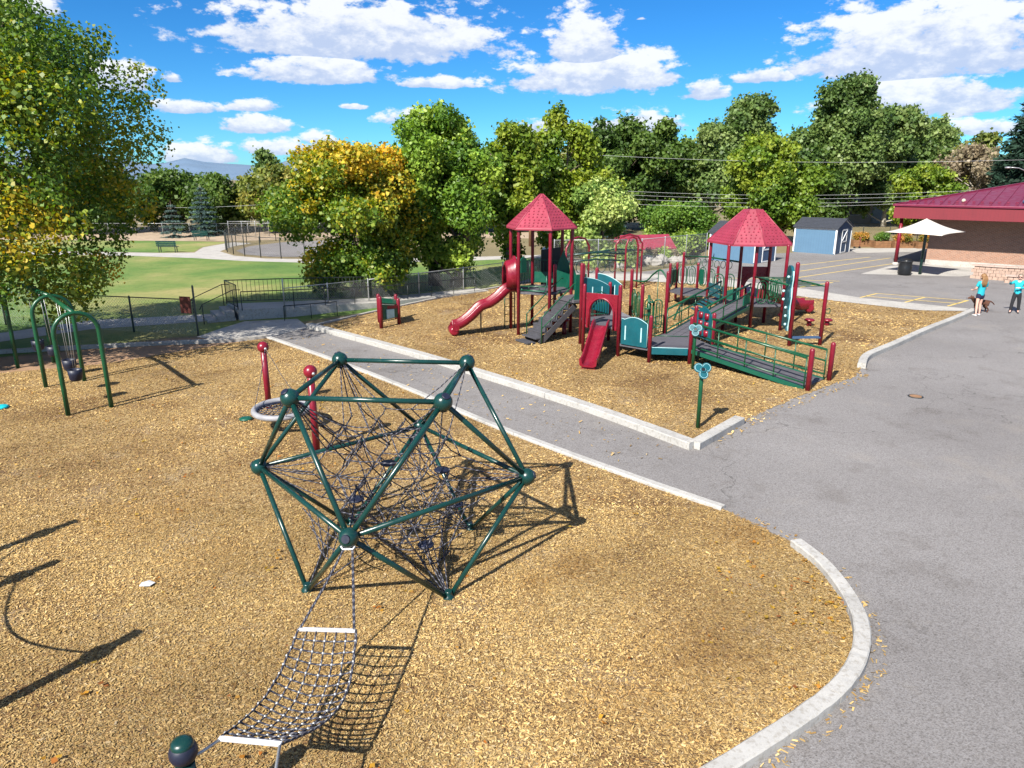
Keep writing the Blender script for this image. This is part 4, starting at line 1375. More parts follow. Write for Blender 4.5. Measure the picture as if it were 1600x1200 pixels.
def car(x, y, z, rz, label, mat='silver'):
    t = thing('parked_car', (x, y, z), label, 'car', None, rz)
    sec = [(-2.2, .45, .80), (-2.1, .38, .98), (-1.0, .32, 1.02), (-.9, .32, 1.04), (1.0, .32, 1.0), (1.9, .35, .92), (2.2, .42, .72)]
    vs = []
    for (xx, zb, zt) in sec:
        w_ = .88 if abs(xx) < 2 else .76
        vs += [(xx, -w_, zb), (xx, -w_ - .02, (zb + zt) / 2), (xx, -w_ + .08, zt), (xx, w_ - .08, zt), (xx, w_ + .02, (zb + zt) / 2), (xx, w_, zb)]
    m = len(sec)
    fs = [(i * 6 + q, i * 6 + (q + 1) % 6, (i + 1) * 6 + (q + 1) % 6, (i + 1) * 6 + q) for i in range(m - 1) for q in range(6)] + [tuple(range(6)), tuple(range(6 * m - 1, 6 * m - 7, -1))]
    body = MB().add(vs, fs).build('body', mat, t, local=True, bevel=.04)
    cab = [(-1.9, .80, 1.0), (-1.5, .68, 1.55), (.2, .68, 1.6), (1.1, .78, 1.0)]
    vs = [(xx, s_ * w_, zz_) for (xx, w_, zz_) in cab for s_ in (-1, 1)]
    MB().add(vs, [(0, 1, 3, 2), (2, 3, 5, 4), (4, 5, 7, 6), (0, 2, 4, 6), (1, 7, 5, 3)]).build('cabin', 'glass', t, local=True)
    MB().box((-.65, 0, 1.585), (1.75, 1.34, .06)).build('car_roof', mat, t, local=True, bevel=.02)
    for xx in (-1.4, 1.4):
        for yy in (-.84, .84):
            wh = MB().tube([(xx, yy - .1, .33), (xx, yy + .1, .33)], .33, 18).build('wheel', 'rubber', t, local=True)
            MB().tube([(xx, yy - .105, .33), (xx, yy + .105, .33)], .18, 12).build('rim', 'steel', wh, local=True)
    for yy in (-.6, .6):
        MB().box((2.17, yy, .66), (.06, .3, .14)).build('headlight', 'white', t, local=True)
    return t
car(49.6, 91.5, 0, R(-110), 'silver car parked on the drive of the tan house')
car(4.4, 50.6, 0, R(15), 'pale car parked behind the overhead climber fence', 'whiteplastic')

def upole(x, y, h, label):
    t = thing('utility_pole', (x, y, 0), label, 'utility pole', 'utility poles')
    MB().tube([(x, y, -.1), (x, y, h)], [.17, .12], 12).build('pole', 'pole', t)
    MB().box((x, y - .14, h - .5), (2.0, .1, .12)).build('crossarm', 'pole', t)
    for s_ in (-.85, -.4, .4, .85):
        MB().lathe((x + s_, y - .14, h - .44), [(.03, 0), (.045, .05), (.03, .1)], 8).build('insulator', 'steel', t)
    return t
upole(44.4, 62.4, 7.6, 'brown wooden utility pole behind the school roof')
upole(1.6, 62.0, 8.2, 'brown wooden utility pole hidden among the yellow green trees')
sl_ = thing('street_lamp', (44.2, 62.1, 0), 'grey street lamp arm reaching over the school roof', 'street lamp')
MB().tube([(44.26, 62.25, 5.5), (43.3, 62.0, 6.1), (42.2, 61.7, 6.45), (41.5, 61.6, 6.5)], [.05, .045, .04, .035], 8).build('arm', 'steel', sl_)
MB().ball((41.2, 61.55, 6.48), .26, 14, 8, .35).build('lamp_head', 'steel', sl_)
def wire(a, b, sag_, label):
    a, b = Vector(a), Vector(b)
    o = MB().tube([a.lerp(b, i / 16) + Vector((0, 0, -sag_ * math.sin(pi * i / 16))) for i in range(17)], .008, 5).build('power_line', 'wire')
    tag(o, label, 'power line', 'power lines')
for i, (za, zb, sg_) in enumerate(((7.75, 7.15, .5), (5.0, 4.9, .7), (4.7, 4.6, .7), (4.4, 4.3, .75), (3.9, 4.2, .75))):
    wire((1.6, 61.8, za), (44.4, 62.2, zb), sg_, ['highest power line, alone above the others behind the play structure', 'top line of the lower bundle of power lines', 'second line down in the lower bundle of power lines', 'third line down in the lower bundle of power lines', 'lowest power line of the bundle behind the play structure'][i])
wire((-42, 80, 2.6), (-14, 66, 4.1), .4, 'thin pale power line across the park trees')

# ------------------------------------------------------------------ people and dog
def skinmesh(name, verts, edges_, radii, mat, parent, sub=2, root=0):
    me = bpy.data.meshes.new(name)
    me.from_pydata(verts, edges_, [])
    o = link(name, me, mat, parent, local=True)
    sk = o.modifiers.new('skin', 'SKIN')
    sk.use_smooth_shade = True
    lay = me.skin_vertices[0] if me.skin_vertices else None
    if lay is None:
        bpy.context.view_layer.objects.active = o
    for i, r_ in enumerate(radii):
        lay.data[i].radius = r_ if isinstance(r_, tuple) else (r_, r_)
        lay.data[i].use_root = (i == root)
    sb_ = o.modifiers.new('sub', 'SUBSURF'); sb_.levels = sub; sb_.render_levels = sub
    return o

def chainmesh(name, chains, mat, parent, sub=2):
    """chains: lists of (point, radius); the first point of later chains joins the nearest existing vertex"""
    V, E_, Rr = [], [], []
    for ch in chains:
        prev = None
        for j, (p, r_) in enumerate(ch):
            hit = None
            for i, q in enumerate(V):
                if (Vector(q) - Vector(p)).length < 1e-4: hit = i
            if hit is None:
                V.append(tuple(p)); Rr.append(r_); hit = len(V) - 1
            if prev is not None: E_.append((prev, hit))
            prev = hit
    return skinmesh(name, V, E_, Rr, mat, parent, sub)

def hand_chains(w, d, up, s=1.0):
    """palm and five fingers from wrist w, pointing along d"""
    w, d, up = Vector(w), Vector(d).normalized(), Vector(up)
    r_ = d.cross(up).normalized()
    palm = w + d * .07 * s
    ch = [[(w, .022 * s), (palm, (.030 * s))]]
    for k, l_ in zip((-1.5, -.5, .5, 1.5), (.065, .078, .074, .058)):
        b = palm + r_ * .016 * k * s
        ch.append([(palm, .030 * s), (b + d * .03 * s, .0095 * s), (b + d * (.03 + l_ * .5) * s - up * .008, .009 * s), (b + d * (.03 + l_ * .85) * s - up * .026, .0075 * s)])
    ch.append([(palm, .030 * s), (w + d * .045 * s - r_ * .045 * s, .010 * s), (w + d * .085 * s - r_ * .058 * s, .0085 * s)])
    return ch

def person(x, y, rz, H, label, arms, top, bottom, hair, shorts, longhair, glasses=False, hat=False, stance=.0):
    """faces local -Y; arms: for left,right: (elbow, wrist, hand dir)"""
    t = thing('person', (x, y, 0), label, 'person', None, rz)
    k = H / 1.72
    S = lambda p: Vector(p) * k
    hip, wst, chest, neck, head = S((0, 0, .93)), S((0, .0, 1.10)), S((0, .01, 1.34)), S((0, .01, 1.47)), S((0, -.01, 1.56))
    body = [[(hip, (.135 * k, .10 * k)), (wst, (.115 * k, .085 * k)), (chest, (.135 * k, .095 * k)), (neck, .052 * k), (head, .055 * k)]]
    legs, feet = [], []
    for s_ in (-1, 1):
        a, b, c = S((.085 * s_, 0, .86)), S((.10 * s_ + .02 * s_, -.015 + stance * s_, .49)), S((.11 * s_ + .03 * s_, .02 + stance * 1.4 * s_, .09))
        ft = c + S((.02 * s_, -.13, -.055))
        legs.append((a, b, c, ft))
        body.append([(hip, (.135 * k, .10 * k)), (a, .085 * k), (b, .052 * k), (a.lerp(c, .0) * 0 + b.lerp(c, .35), .050 * k), (c, .034 * k), (ft, .032 * k)])
    ac = []
    for s_, (el, wr, hd_) in zip((1, -1), arms):
        sh_ = S((.175 * s_, .01, 1.40))
        el, wr = S(el), S(wr)
        body.append([(chest, (.135 * k, .095 * k)), (sh_, .055 * k), (el, .040 * k), (wr, .026 * k)])
        for q in hand_chains(wr, hd_, Vector((0, -.3, 1)).normalized(), k):
            body.append([(wr, .026 * k)] + q[1:] if q[0][0] == wr else q)
        ac.append((sh_, el, wr))
    bd = chainmesh('body', body, 'skin', t)
    # head with face
    hd = MB().ball((0, 0, 0), .105 * k, 22, 16, 1.22)
    hd.v = [(v[0] * .92, v[1] * 1.05 - (.012 * k if v[2] < -.03 else 0), v[2]) for v in hd.v]
    ho = hd.build('head', 'skin', t, local=True)
    hc_ = S((0, -.015, 1.625))
    ho.location = hc_
    MB().tube([(0, -.100 * k, .015 * k), (0, -.128 * k, -.022 * k), (0, -.108 * k, -.034 * k)], [.010 * k, .017 * k, .012 * k], 8).build('nose', 'skin', ho, local=True)
    MB().tube([(-.03 * k, -.095 * k, -.062 * k), (0, -.105 * k, -.065 * k), (.03 * k, -.095 * k, -.062 * k)], .007 * k, 6).build('mouth', 'redplastic', ho, local=True)
    for s_ in (-1, 1):
        MB().ball((.036 * k * s_, -.098 * k, .012 * k), .013 * k, 8, 6).build('eye', 'black', ho, local=True)
        MB().ball((.097 * k * s_, .01 * k, -.005 * k), .026 * k, 8, 6).build('ear', 'skin', ho, local=True)
    if glasses:
        MB().box((0, -.112 * k, .014 * k), (.15 * k, .02 * k, .042 * k)).build('sunglasses', 'black', ho, local=True)
    hb = MB().ball((0, .016 * k, .022 * k), .113 * k, 22, 16, 1.16)
    hb.v = [(v[0] * .97, v[1] if v[1] > -.055 * k or v[2] > .062 * k else -.055 * k, v[2]) for v in hb.v]
    hr_ = hb.build('hair', hair, ho, local=True)
    if longhair:
        chs = []
        for q in range(7):
            xx = (-3 + q) * .026 * k
            MB().tube([(xx * .8, .09 * k, .05 * k), (xx * 1.2, .118 * k, -.08 * k), (xx * 1.3 + .008, .125 * k, -.24 * k), (xx * .9, .12 * k, -.40 * k)], [.03 * k, .032 * k, .028 * k, .008 * k], 8).build('hair_lock', hair, hr_, local=True)
    # clothes
    tops = [[(S((0, 0, .83)), (.165 * k, .128 * k)), (S((0, 0, .93)), (.160 * k, .124 * k)), (wst, (.138 * k, .106 * k)), (chest, (.158 * k, .116 * k)), (S((0, .01, 1.455)), (.075 * k, .066 * k))]]
    for (sh_, el, wr), s_ in zip(ac, (1, -1)):
        end = el.lerp(sh_, .25) if top[1] == 'short' else wr
        c_ = [(chest, (.158 * k, .116 * k)), (sh_, .074 * k)]
        if top[1] == 'short': c_ += [(end, .062 * k)]
        else: c_ += [(el, .058 * k), (wr, .044 * k)]
        tops.append(c_)
    chainmesh('shirt', tops, top[0], t)
    bt = [[(S((0, 0, 1.02)), (.140 * k, .108 * k)), (hip + S((0, 0, -.04)), (.158 * k, .124 * k))]]
    for (a, b, c, ft) in legs:
        q = [(hip + S((0, 0, -.04)), (.158 * k, .124 * k)), (a + S((0, 0, -.04)), .104 * k)]
        if shorts: q.append((a.lerp(b, .45), .090 * k))
        else: q += [(b, .074 * k), (c + S((0, 0, .04)), .066 * k)]
        bt.append(q)
    chainmesh('shorts' if shorts else 'trousers', bt, bottom, t)
    for (a, b, c, ft) in legs:
        d = (ft - c); d.z = 0; d.normalize()
        chainmesh('shoe', [[(Vector((c.x, c.y, .045)) - d * .05 * k, (.042 * k, .042 * k)), (Vector((c.x, c.y, .045)) + d * .08 * k, (.044 * k, .036 * k)), (Vector((c.x, c.y, .032)) + d * .17 * k, (.036 * k, .026 * k))]], 'whiteplastic' if shorts else 'black', t)
    return t
person(19.75, 29.75, R(180 + 8), 1.74, 'person seen from behind in turquoise shirt and navy shorts with long hair', [((.24, -.02, 1.14), (.19, -.22, 1.06), (-.3, -1, .1)), ((-.24, -.02, 1.14), (-.19, -.22, 1.06), (.3, -1, .1))], ('tealcloth', 'short'), 'navycloth', 'hair', True, True, stance=.05)
person(21.72, 30.35, R(-38), 1.66, 'person in turquoise jacket and black trousers with sunglasses, one arm raised', [((.27, -.06, 1.17), (.06, -.24, 1.17), (-1, -.3, .1)), ((-.33, -.08, 1.30), (-.30, -.28, 1.42), (.2, -.6, .8))], ('tealcloth', 'long'), 'darkcloth', 'hairgrey', False, False, glasses=True, stance=.06)

dg = thing('dog', (20.35, 30.55, 0), 'brown dog standing behind the person in navy shorts', 'dog', None, R(178))
# faces local +X
ch = [[((-.28, 0, .47), (.105, .11)), ((-.08, 0, .46), (.115, .12)), ((.14, 0, .46), (.14, .135)), ((.26, 0, .52), (.11, .11)), ((.36, 0, .60), (.075, .075)), ((.43, 0, .66), (.072, .07)), ((.53, 0, .635), (.042, .042)), ((.60, 0, .62), (.032, .03))]]
for s_ in (-1, 1):
    ch.append([((.14, 0, .46), (.14, .135)), ((.18, .085 * s_, .36), .055), ((.165, .09 * s_, .20), .036), ((.185, .09 * s_, .05), .028), ((.225, .09 * s_, .03), .026)])
    ch.append([((-.28, 0, .47), (.105, .11)), ((-.24, .085 * s_, .36), .072), ((-.19, .09 * s_, .27), .045), ((-.31, .09 * s_, .165), .030), ((-.29, .09 * s_, .05), .026), ((-.25, .09 * s_, .03), .025)])
ch.append([((-.28, 0, .47), (.105, .11)), ((-.40, 0, .50), .030), ((-.52, 0, .42), .026), ((-.60, 0, .33), .016)])
bdg = chainmesh('body', ch, 'dogfur', dg)
for s_ in (-1, 1):
    MB().tube([(.41, .055 * s_, .72), (.40, .095 * s_, .67), (.41, .10 * s_, .60)], [.028, .03, .012], 8).build('ear', 'dogfur', dg, local=True)
    MB().ball((.485, .04 * s_, .675), .012, 8, 6).build('eye', 'black', dg, local=True)
MB().ball((.635, 0, .628), .018, 8, 6).build('nose', 'black', dg, local=True)

# ------------------------------------------------------------------ rope climbing frame (cuboctahedron of tubes)
FC = Vector((-1.795, 9.735, 0)); FA = 2.021; FT = -.0904; FZ = FA / math.sqrt(2)
def fnode(level, k):
    if level == 1:
        a = FT + k * pi / 2; r = FA
    else:
        a = FT + pi / 4 + k * pi / 2; r = FA / math.sqrt(2)
    return Vector((FC.x + r * math.cos(a), FC.y + r * math.sin(a), level * FZ))
MID = [fnode(1, k) for k in range(4)]; TOPN = [fnode(2, k) for k in range(4)]; BOT = [fnode(0, k) for k in range(4)]
cf = thing('climbing_frame', (FC.x, FC.y, 0), 'dark green tube climbing frame with ball joints holding a rope net', 'climbing frame')
edges = [(TOPN[k], TOPN[(k + 1) % 4]) for k in range(4)]
for k in range(4):
    edges += [(TOPN[k], MID[k]), (TOPN[k], MID[(k + 1) % 4]), (BOT[k], MID[k]), (BOT[k], MID[(k + 1) % 4])]
for k in range(4):
    edges.append((MID[k], MID[(k + 1) % 4]))
for a, b in edges:
    if b.z < a.z and a.z < .1: a, b = b, a
    MB().tube([a, b], .035, 14).build('tube', 'dkgreen', cf)
for p in TOPN + MID:
    bl = MB().ball((0, 0, 0), .124, 28, 18)
    o = bl.build('ball_joint', 'dkgreen', cf, local=True)
    o.location = p - FC
    q = MB().lathe((p.x, p.y, p.z), [(.052, -.122), (.058, -.10)], 14).build('bolt_cap', 'rubber', o, local=False)
    q.location = -(p - FC)
    rd = (p - Vector((FC.x, FC.y, FZ * .55))).normalized()
    MB().tube([rd * .108, rd * .1265], [.058, .050], 18).build('end_plug', 'blue_rubber', o, local=True)
for p in BOT:
    MB().lathe((p.x, p.y, 0), [(.085, .004), (.085, .03), (.06, .05), (.05, .10), (.048, .12)], 16).build('foot', 'dkgreen', cf)
# the net: three shells of ropes drawn in from every joint
DIRS = [(n - Vector((FC.x, FC.y, FZ))) for n in TOPN + MID + BOT]
CEN = Vector((FC.x, FC.y, FZ))
pts = {}
def key(v): return tuple(round(c, 3) for c in v)
basis = [DIRS[i] * .2 for i in range(12)]
lat = [Vector((0, 0, 0))]
seen = {key(lat[0])}
front = lat[:]
for sh in range(3):
    nf = []
    for p in front:
        for b in basis:
            q = p + b
            if key(q) not in seen:
                seen.add(key(q)); nf.append(q)
    lat += nf; front = nf
rl = random.Random(4)
lat = [q for q in lat if q.length < FA * .2 * 3.02]
def sag(q):
    f = 1 - min(1, q.length / (FA * .62))
    return CEN + q * (1.0) + Vector((0, 0, -.16 * f - .05))
segs = []
pad = []
for i in range(len(lat)):
    for j in range(i + 1, len(lat)):
        d = lat[i] - lat[j]
        if abs(d.length - FA * .2) < .01:
            inner = lat[i].length < FA * .35 and lat[j].length < FA * .35
            if rl.random() < (.16 if inner else .46):
                a, b = sag(lat[i]), sag(lat[j])
                m = a.lerp(b, .5) + Vector((rl.uniform(-.02, .02), rl.uniform(-.02, .02), -.02))
                segs.append([a, m, b])
corner = []
for D, n in zip(DIRS, TOPN + MID + BOT):
    c = max(lat, key=lambda q: q.dot(D))
    nb = [q for q in lat if .01 < (q - c).length < FA * .2 * 1.05]
    nb.sort(key=lambda q: -q.length)
    for q in [c] + nb[:5]:
        a, b = n, sag(q)
        segs.append([a + (b - a).normalized() * .10, a.lerp(b, .5) + Vector((0, 0, -.03)), b])
        if q is c:
            o2 = Vector((.03, -.02, .01))
            segs.append([a + (b - a).normalized() * .10 + o2, a.lerp(b, .5) + o2, b + o2])
# a hanging skirt of netting slung between the middle joints and the feet
for k in range(4):
    A_, B_, Cc = MID[k], MID[(k + 1) % 4], BOT[k]
    inn = lambda p, f: p.lerp(CEN + Vector((0, 0, -.3)), f)
    grid = []
    for u in range(1, 5):
        l0 = inn(A_, .22).lerp(inn(Cc, .22), u / 5.2); r0 = inn(B_, .22).lerp(inn(Cc, .22), u / 5.2)
        row = [l0.lerp(r0, t / 5) + Vector((0, 0, -.10 * math.sin(pi * t / 5))) for t in range(6)]
        segs.append(row); grid.append(row)
    for t in (1, 2, 3, 4):
        segs.append([g[t] for g in grid])
net = ropes('rope_net', segs,   .0095, cf)
tag(net, 'black and white twisted rope net strung inside the frame', kind='stuff')
kn = MB()
for q in lat:
    if q.length > .2:
        p = sag(q)
        kn.ball((p.x, p.y, p.z), .018, 8, 5)
tag(kn.build('rope_knots', 'rubber', cf), kind='stuff')
for (dx_, dy_, dz_, a) in ((-.12, .45, -.05, .2), (.72, .35, -.12, -.1), (.95, -.05, -.5, .4), (.55, -.55, -.9, .3), (-.5, -.2, -.35, .8)):
    p = CEN + Vector((dx_, dy_, dz_))
    MB().lathe((0, 0, 0), [(.05, -.02), (.115, -.014), (.125, 0), (.115, .014), (.05, .02)], 14).build('rubber_step', 'blue_rubber', cf, local=True).location = p - FC

# ------------------------------------------------------------------ net hammock between the frame and two short posts
hm = thing('net_hammock', (-2.2, 6.0, 0), 'slanting black and white rope net hammock with two white bars', 'net hammock')
B1 = (Vector((-2.37, 6.80, .80)), Vector((-1.73, 6.77, .80)))
B2 = (Vector((-2.60, 5.17, .83)), Vector((-2.01, 5.07, .86)))
for a, b in (B1, B2):
    MB().beam(a, b, .046, .03).build('spreader_bar', 'whiteplastic', hm, bevel=.006)
G_ = MID[3]
nu, nv = 6, 15
grid = []
for v in range(nv + 1):
    f = v / nv
    a = B1[0].lerp(B2[0], f); b = B1[1].lerp(B2[1], f)
    sg = math.sin(pi * f)
    b = b + Vector((.16 * sg, 0, -.27 * sg)); a = a + Vector((.02 * sg, 0, -.19 * sg))
    row = []
    for u in range(nu + 1):
        t = u / nu
        row.append(a.lerp(b, t) + Vector((0, 0, -.12 * math.sin(pi * t) * sg)) + Vector((rl.uniform(-1, 1), rl.uniform(-1, 1), 0)) * .008)
    grid.append(row)
sg_ = [[grid[v][u] for v in range(nv + 1)] for u in range(nu + 1)]
for v in range(1, nv):
    sg_.append(grid[v])
sg_ += [[p + Vector((.012, .0, .012)) for p in sg_[0]], [p + Vector((.012, 0, .012)) for p in sg_[nu]]]
tag(ropes('rope_net', sg_,   .0095, hm, pitch=.085), kind='stuff')
kn = MB()
for v in range(1, nv):
    for u in range(nu + 1):
        p = grid[v][u]; kn.ball((p.x, p.y, p.z + .004), .017, 7, 5)
tag(kn.build('rope_knots', 'steel', hm), kind='stuff')
for e in (0, 1):
    a = G_ + Vector((-.045 + .09 * e, -.05, -.10)); b = B1[e] + Vector((.02 - .04 * e, 0, .02))
    ropes('hanging_rope', [[a, a.lerp(b, .5) + Vector((0, 0, -.02)), b], [a + Vector((.012, 0, 0)), a.lerp(b, .5) + Vector((.014, 0, -.02)), b + Vector((.012, 0, 0))]], .009, hm)
MB().tube([G_ + Vector((-.085, -.06, -.08)), G_ + Vector((-.06, -.075, -.115)), G_ + Vector((.06, -.075, -.115)), G_ + Vector((.085, -.06, -.08))], .012, 8).build('shackle', 'whiteplastic', hm)
def anchor_post(x, y, h, tip, label):
    t = thing('anchor_post', (x, y, 0), label, 'post', 'posts holding the net hammock')
    MB().lathe((x, y, 0), [(.08, -.05), (.08, h - .24)], 24).build('post', 'dkgreen', t)
    MB().ball((x, y, h - .13), .118, 26, 16).build('ball_top', 'blue_rubber', t)
    MB().lathe((x, y, h - .055), [(.092, -.02), (.095, .0), (.085, .035), (.05, .052), (.01, .056)], 24).build('cap', 'dkgreen', t)
    MB().tube([(x, y, h - .22), tip.lerp(Vector((x, y, h - .22)), .5) + Vector((0, 0, -.015)), tip], .014, 8).build('shackle_arm', 'steel', t)
    return t
anchor_post(-2.80, 4.93, 1.04, B2[0] + Vector((.01, -.02, 0)), 'short dark green domed post holding a lower corner of the net hammock')
anchor_post(-1.93, 4.42, 1.0, B2[1] + Vector((-.01, -.02, 0)), 'short dark green domed post holding the other lower corner of the net hammock')

# ------------------------------------------------------------------ basket swing between two red ball-topped posts
bs = thing('basket_swing', (-5.3, 15.6, 0), 'round grey basket seat slung between two red ball-topped posts', 'basket swing')
for (x, y, h) in ((-6.14, 17.05, 1.74), (-4.15, 14.08, 1.92)):
    po = MB().tube([(x, y, -.05), (x, y, h - .1)], .075, 18).build('post', 'red', bs)
    MB().ball((x, y, h - .13), .14, 24, 14).build('ball_top', 'redplastic', po)
    MB().ball((x + .09, y - .10, h - .15), .035, 12, 8).build('rope_eye', 'steel', po)
bc = Vector((-5.33, 15.62, .48))
ring = [bc + Vector((.62 * math.cos(2 * pi * i / 32), .62 * math.sin(2 * pi * i / 32), .03 * math.sin(2 * pi * i / 32))) for i in range(32)]
MB().tube(ring, .068, 12, closed=True).build('basket_ring', 'greyrubber', bs)
MB().tube([bc + (p - bc) * .90 + Vector((0, 0, -.035)) for p in ring], .035, 8, closed=True).build('basket_liner', 'blue_rubber', bs)
rs_ = []
for k in range(-4, 5):
    w_ = math.sqrt(max(.01, .58 ** 2 - (k * .125) ** 2))
    rs_.append([bc + Vector((k * .125, -w_ + 2 * w_ * i / 6, -.07 * math.sin(pi * i / 6))) for i in range(7)])
    rs_.append([bc + Vector((-w_ + 2 * w_ * i / 6, k * .125, -.075 * math.sin(pi * i / 6))) for i in range(7)])
tag(ropes('basket_net', rs_, .011, bs), kind='stuff')
P1_, P2_ = Vector((-6.05, 16.95, 1.6)), Vector((-4.2, 14.2, 1.76))
for a, ii in ((P1_, (6, 18)), (P2_, (26, 30))):
    ropes('hanging_rope', [[a, a.lerp(ring[i], .5) + Vector((0, 0, -.06)), ring[i]] for i in ii], .008, bs)

# ------------------------------------------------------------------ green arch swing set
sw = thing('swing_set', (-13, 19, 0), 'green tubular swing set of three arches with bucket seats', 'swing set')
def arch(a, b, h, r, name='arch_leg', mat='green', par=sw):
    a, b = Vector(a), Vector(b)
    w_ = (b - a).length / 2; c = (a + b) / 2; d = (b - a).normalized()
    path = [a + Vector((0, 0, -.05)), a + Vector((0, 0, (h - w_) * .5)), a + Vector((0, 0, h - w_))]
    for i in range(1, 12):
        t = pi - pi * i / 12
        path.append(c + d * w_ * math.cos(t) + Vector((0, 0, h - w_ + w_ * math.sin(t))))
    path += [b + Vector((0, 0, h - w_)), b + Vector((0, 0, (h - w_) * .5)), b + Vector((0, 0, -.05))]
    MB().tube(path, r, 14).build(name, mat, par)
    return c + Vector((0, 0, h))
aps = [arch((-10.90, 16.52, 0), (-10.18, 17.15, 0), 2.50, .055), arch((-13.0, 18.98, 0), (-12.3, 19.62, 0), 2.52, .055), arch((-15.2, 21.1, 0), (-14.5, 21.75, 0), 2.52, .055)]
for a, b in zip(aps, aps[1:]):
    MB().tube([a + (b - a) * .0, b], .058, 14).build('top_beam', 'green', sw)
def bucket_swing(beam, f, ln, sway):
    c = Vector(beam[0]).lerp(beam[1], f)
    d = (beam[1] - beam[0]).normalized()
    n = Vector((d.y, -d.x, 0))
    sc_ = c + Vector((0, 0, -ln)) + n * sway
    t = MB()
    for s in (-1, 1):
        t.tube([c + d * .2 * s, c.lerp(sc_, .5) + d * .18 * s, sc_ + d * .15 * s + Vector((0, 0, .16))], .006, 5)
    t.build('chain', 'steel', sw)
    b = MB()
    b.lathe((sc_.x, sc_.y, sc_.z - .16), [(.11, 0), (.15, .05), (.165, .18), (.17, .30), (.15, .30), (.14, .19), (.12, .07), (.02, .04)], 14)
    b.build('bucket_seat', 'blue_rubber', sw)
bucket_swing((aps[0], aps[1]), .28, 1.72, -.05)
bucket_swing((aps[0], aps[1]), .66, 1.72, .03)
bucket_swing((aps[1], aps[2]), .3, 1.70, .06)
bucket_swing((aps[1], aps[2]), .7, 1.70, -.04)

# ------------------------------------------------------------------ rope course just left of the view; its posts throw the long shadows
rc = thing('rope_course', (-7.4, 7.6, 0), 'red ball-topped posts of a rope course with a slack rope between them', 'rope course')
rp = []
for (tx, ty, h) in ((-7.42, 10.9, 2.0), (-6.92, 9.58, 1.9), (-4.80, 7.84, 2.0)):
    x, y = tx - h * 1.15 * .553, ty - h * 1.15 * .833
    po = MB().tube([(x, y, -.05), (x, y, h)], .085, 16).build('post', 'red', rc)
    MB().ball((x, y, h - .42), .15, 18, 12).build('ball_collar', 'redplastic', po)
    rp.append(Vector((x, y, h - .42)))
for a, b in zip(rp, rp[1:]):
    ropes('slack_rope', [[a.lerp(b, i / 12) + Vector((0, 0, -.45 * math.sin(pi * i / 12))) for i in range(13)]], .016, rc)

# ------------------------------------------------------------------ talk flowers
def talk_flower(x, y, h, label, rz):
    t = thing('talk_flower', (x, y, 0), label, 'talk tube', 'flower talk tubes')
    po = MB().tube([(x, y, -.05), (x, y, h - .25), (x + .01, y + .05, h - .10), (x + .01, y + .0, h - .02)], .048, 14).build('post', 'green', t)
    f = Vector((math.sin(rz) * .85, -math.cos(rz) * .85, .52)).normalized()
    r_ = f.cross(Vector((0, 0, 1))).normalized(); u = r_.cross(f)
    c = Vector((x, y, h)) + f * .04
    for k in range(3):
        a = R(90 + 120 * k + 60)
        pc = c + (r_ * math.cos(a) + u * math.sin(a)) * .105
        mb = MB(); n = 18
        v0 = [pc + (r_ * math.cos(2 * pi * i / n) + u * math.sin(2 * pi * i / n)) * .115 + f * z for z, s in ((0, 1), (.035, 1)) for i in range(n)]
        mb.add(v0, [tuple(range(n - 1, -1, -1)), tuple(range(n, 2 * n))] + [(i, (i + 1) % n, n + (i + 1) % n, n + i) for i in range(n)])
        pe = mb.build('petal', 'teal', t, bevel=.008)
        rg_ = [pc + (r_ * math.cos(2 * pi * i / n) + u * math.sin(2 * pi * i / n)) * .088 + f * .034 for i in range(n)]
        MB().tube(rg_, .0045, 6, closed=True).build('petal_groove', 'tealedge', pe)
    rg_ = [c + (r_ * math.cos(2 * pi * i / 16) + u * math.sin(2 * pi * i / 16)) * .06 + f * .045 for i in range(16)]
    MB().tube(rg_, .02, 8, closed=True).build('mouthpiece', 'teal', t)
    MB().tube([c + f * .03, c + f * .05], .05, 12).build('speaking_hole', 'black', t)
talk_flower(4.33, 15.6, 1.40, 'teal flower talk tube on a green post beside the concrete kerb corner', .1)
talk_flower(5.52, 20.95, 1.22, 'teal flower talk tube on a green post standing by the low deck', -.2)

# ------------------------------------------------------------------ play counter with green roof panel
ks = thing('play_counter', (-4.95, 27.9, 0), 'small play counter of red posts with a green tilted top and green front', 'play counter')
for (x, y, h) in ((-5.08, 27.1, 1.26), (-5.36, 28.25, 1.18), (-4.52, 27.95, 1.05), (-4.78, 29.0, 1.05)):
    MB().lathe((x, y, 0), [(.075, -.05), (.075, h - .06), (.06, h - .02), (.02, h)], 14).build('post', 'red', ks)
MB().prism([(-5.08, 27.15), (-4.50, 27.98), (-4.8, 28.95), (-5.36, 28.2)], [.96, .78, .80, 1.0], [1.0, .82, .84, 1.04]).build('counter_top', 'tealgreen', ks)
MB().slab((-5.02, 27.2), (-4.56, 27.88), [(0, .30), (1, .30), (1, .78), (0, .92)], .03).build('front_panel', 'tealgreen', ks)
MB().slab((-5.0, 27.16), (-4.55, 27.86), [(.25, .34), (.75, .34), (.75, .66), (.25, .70)], .05).build('window_frame', 'tealedge', ks)
MB().beam((-5.1, 27.12, .8), (-4.5, 27.95, .72), .05, .12).build('cross_rail', 'red', ks)

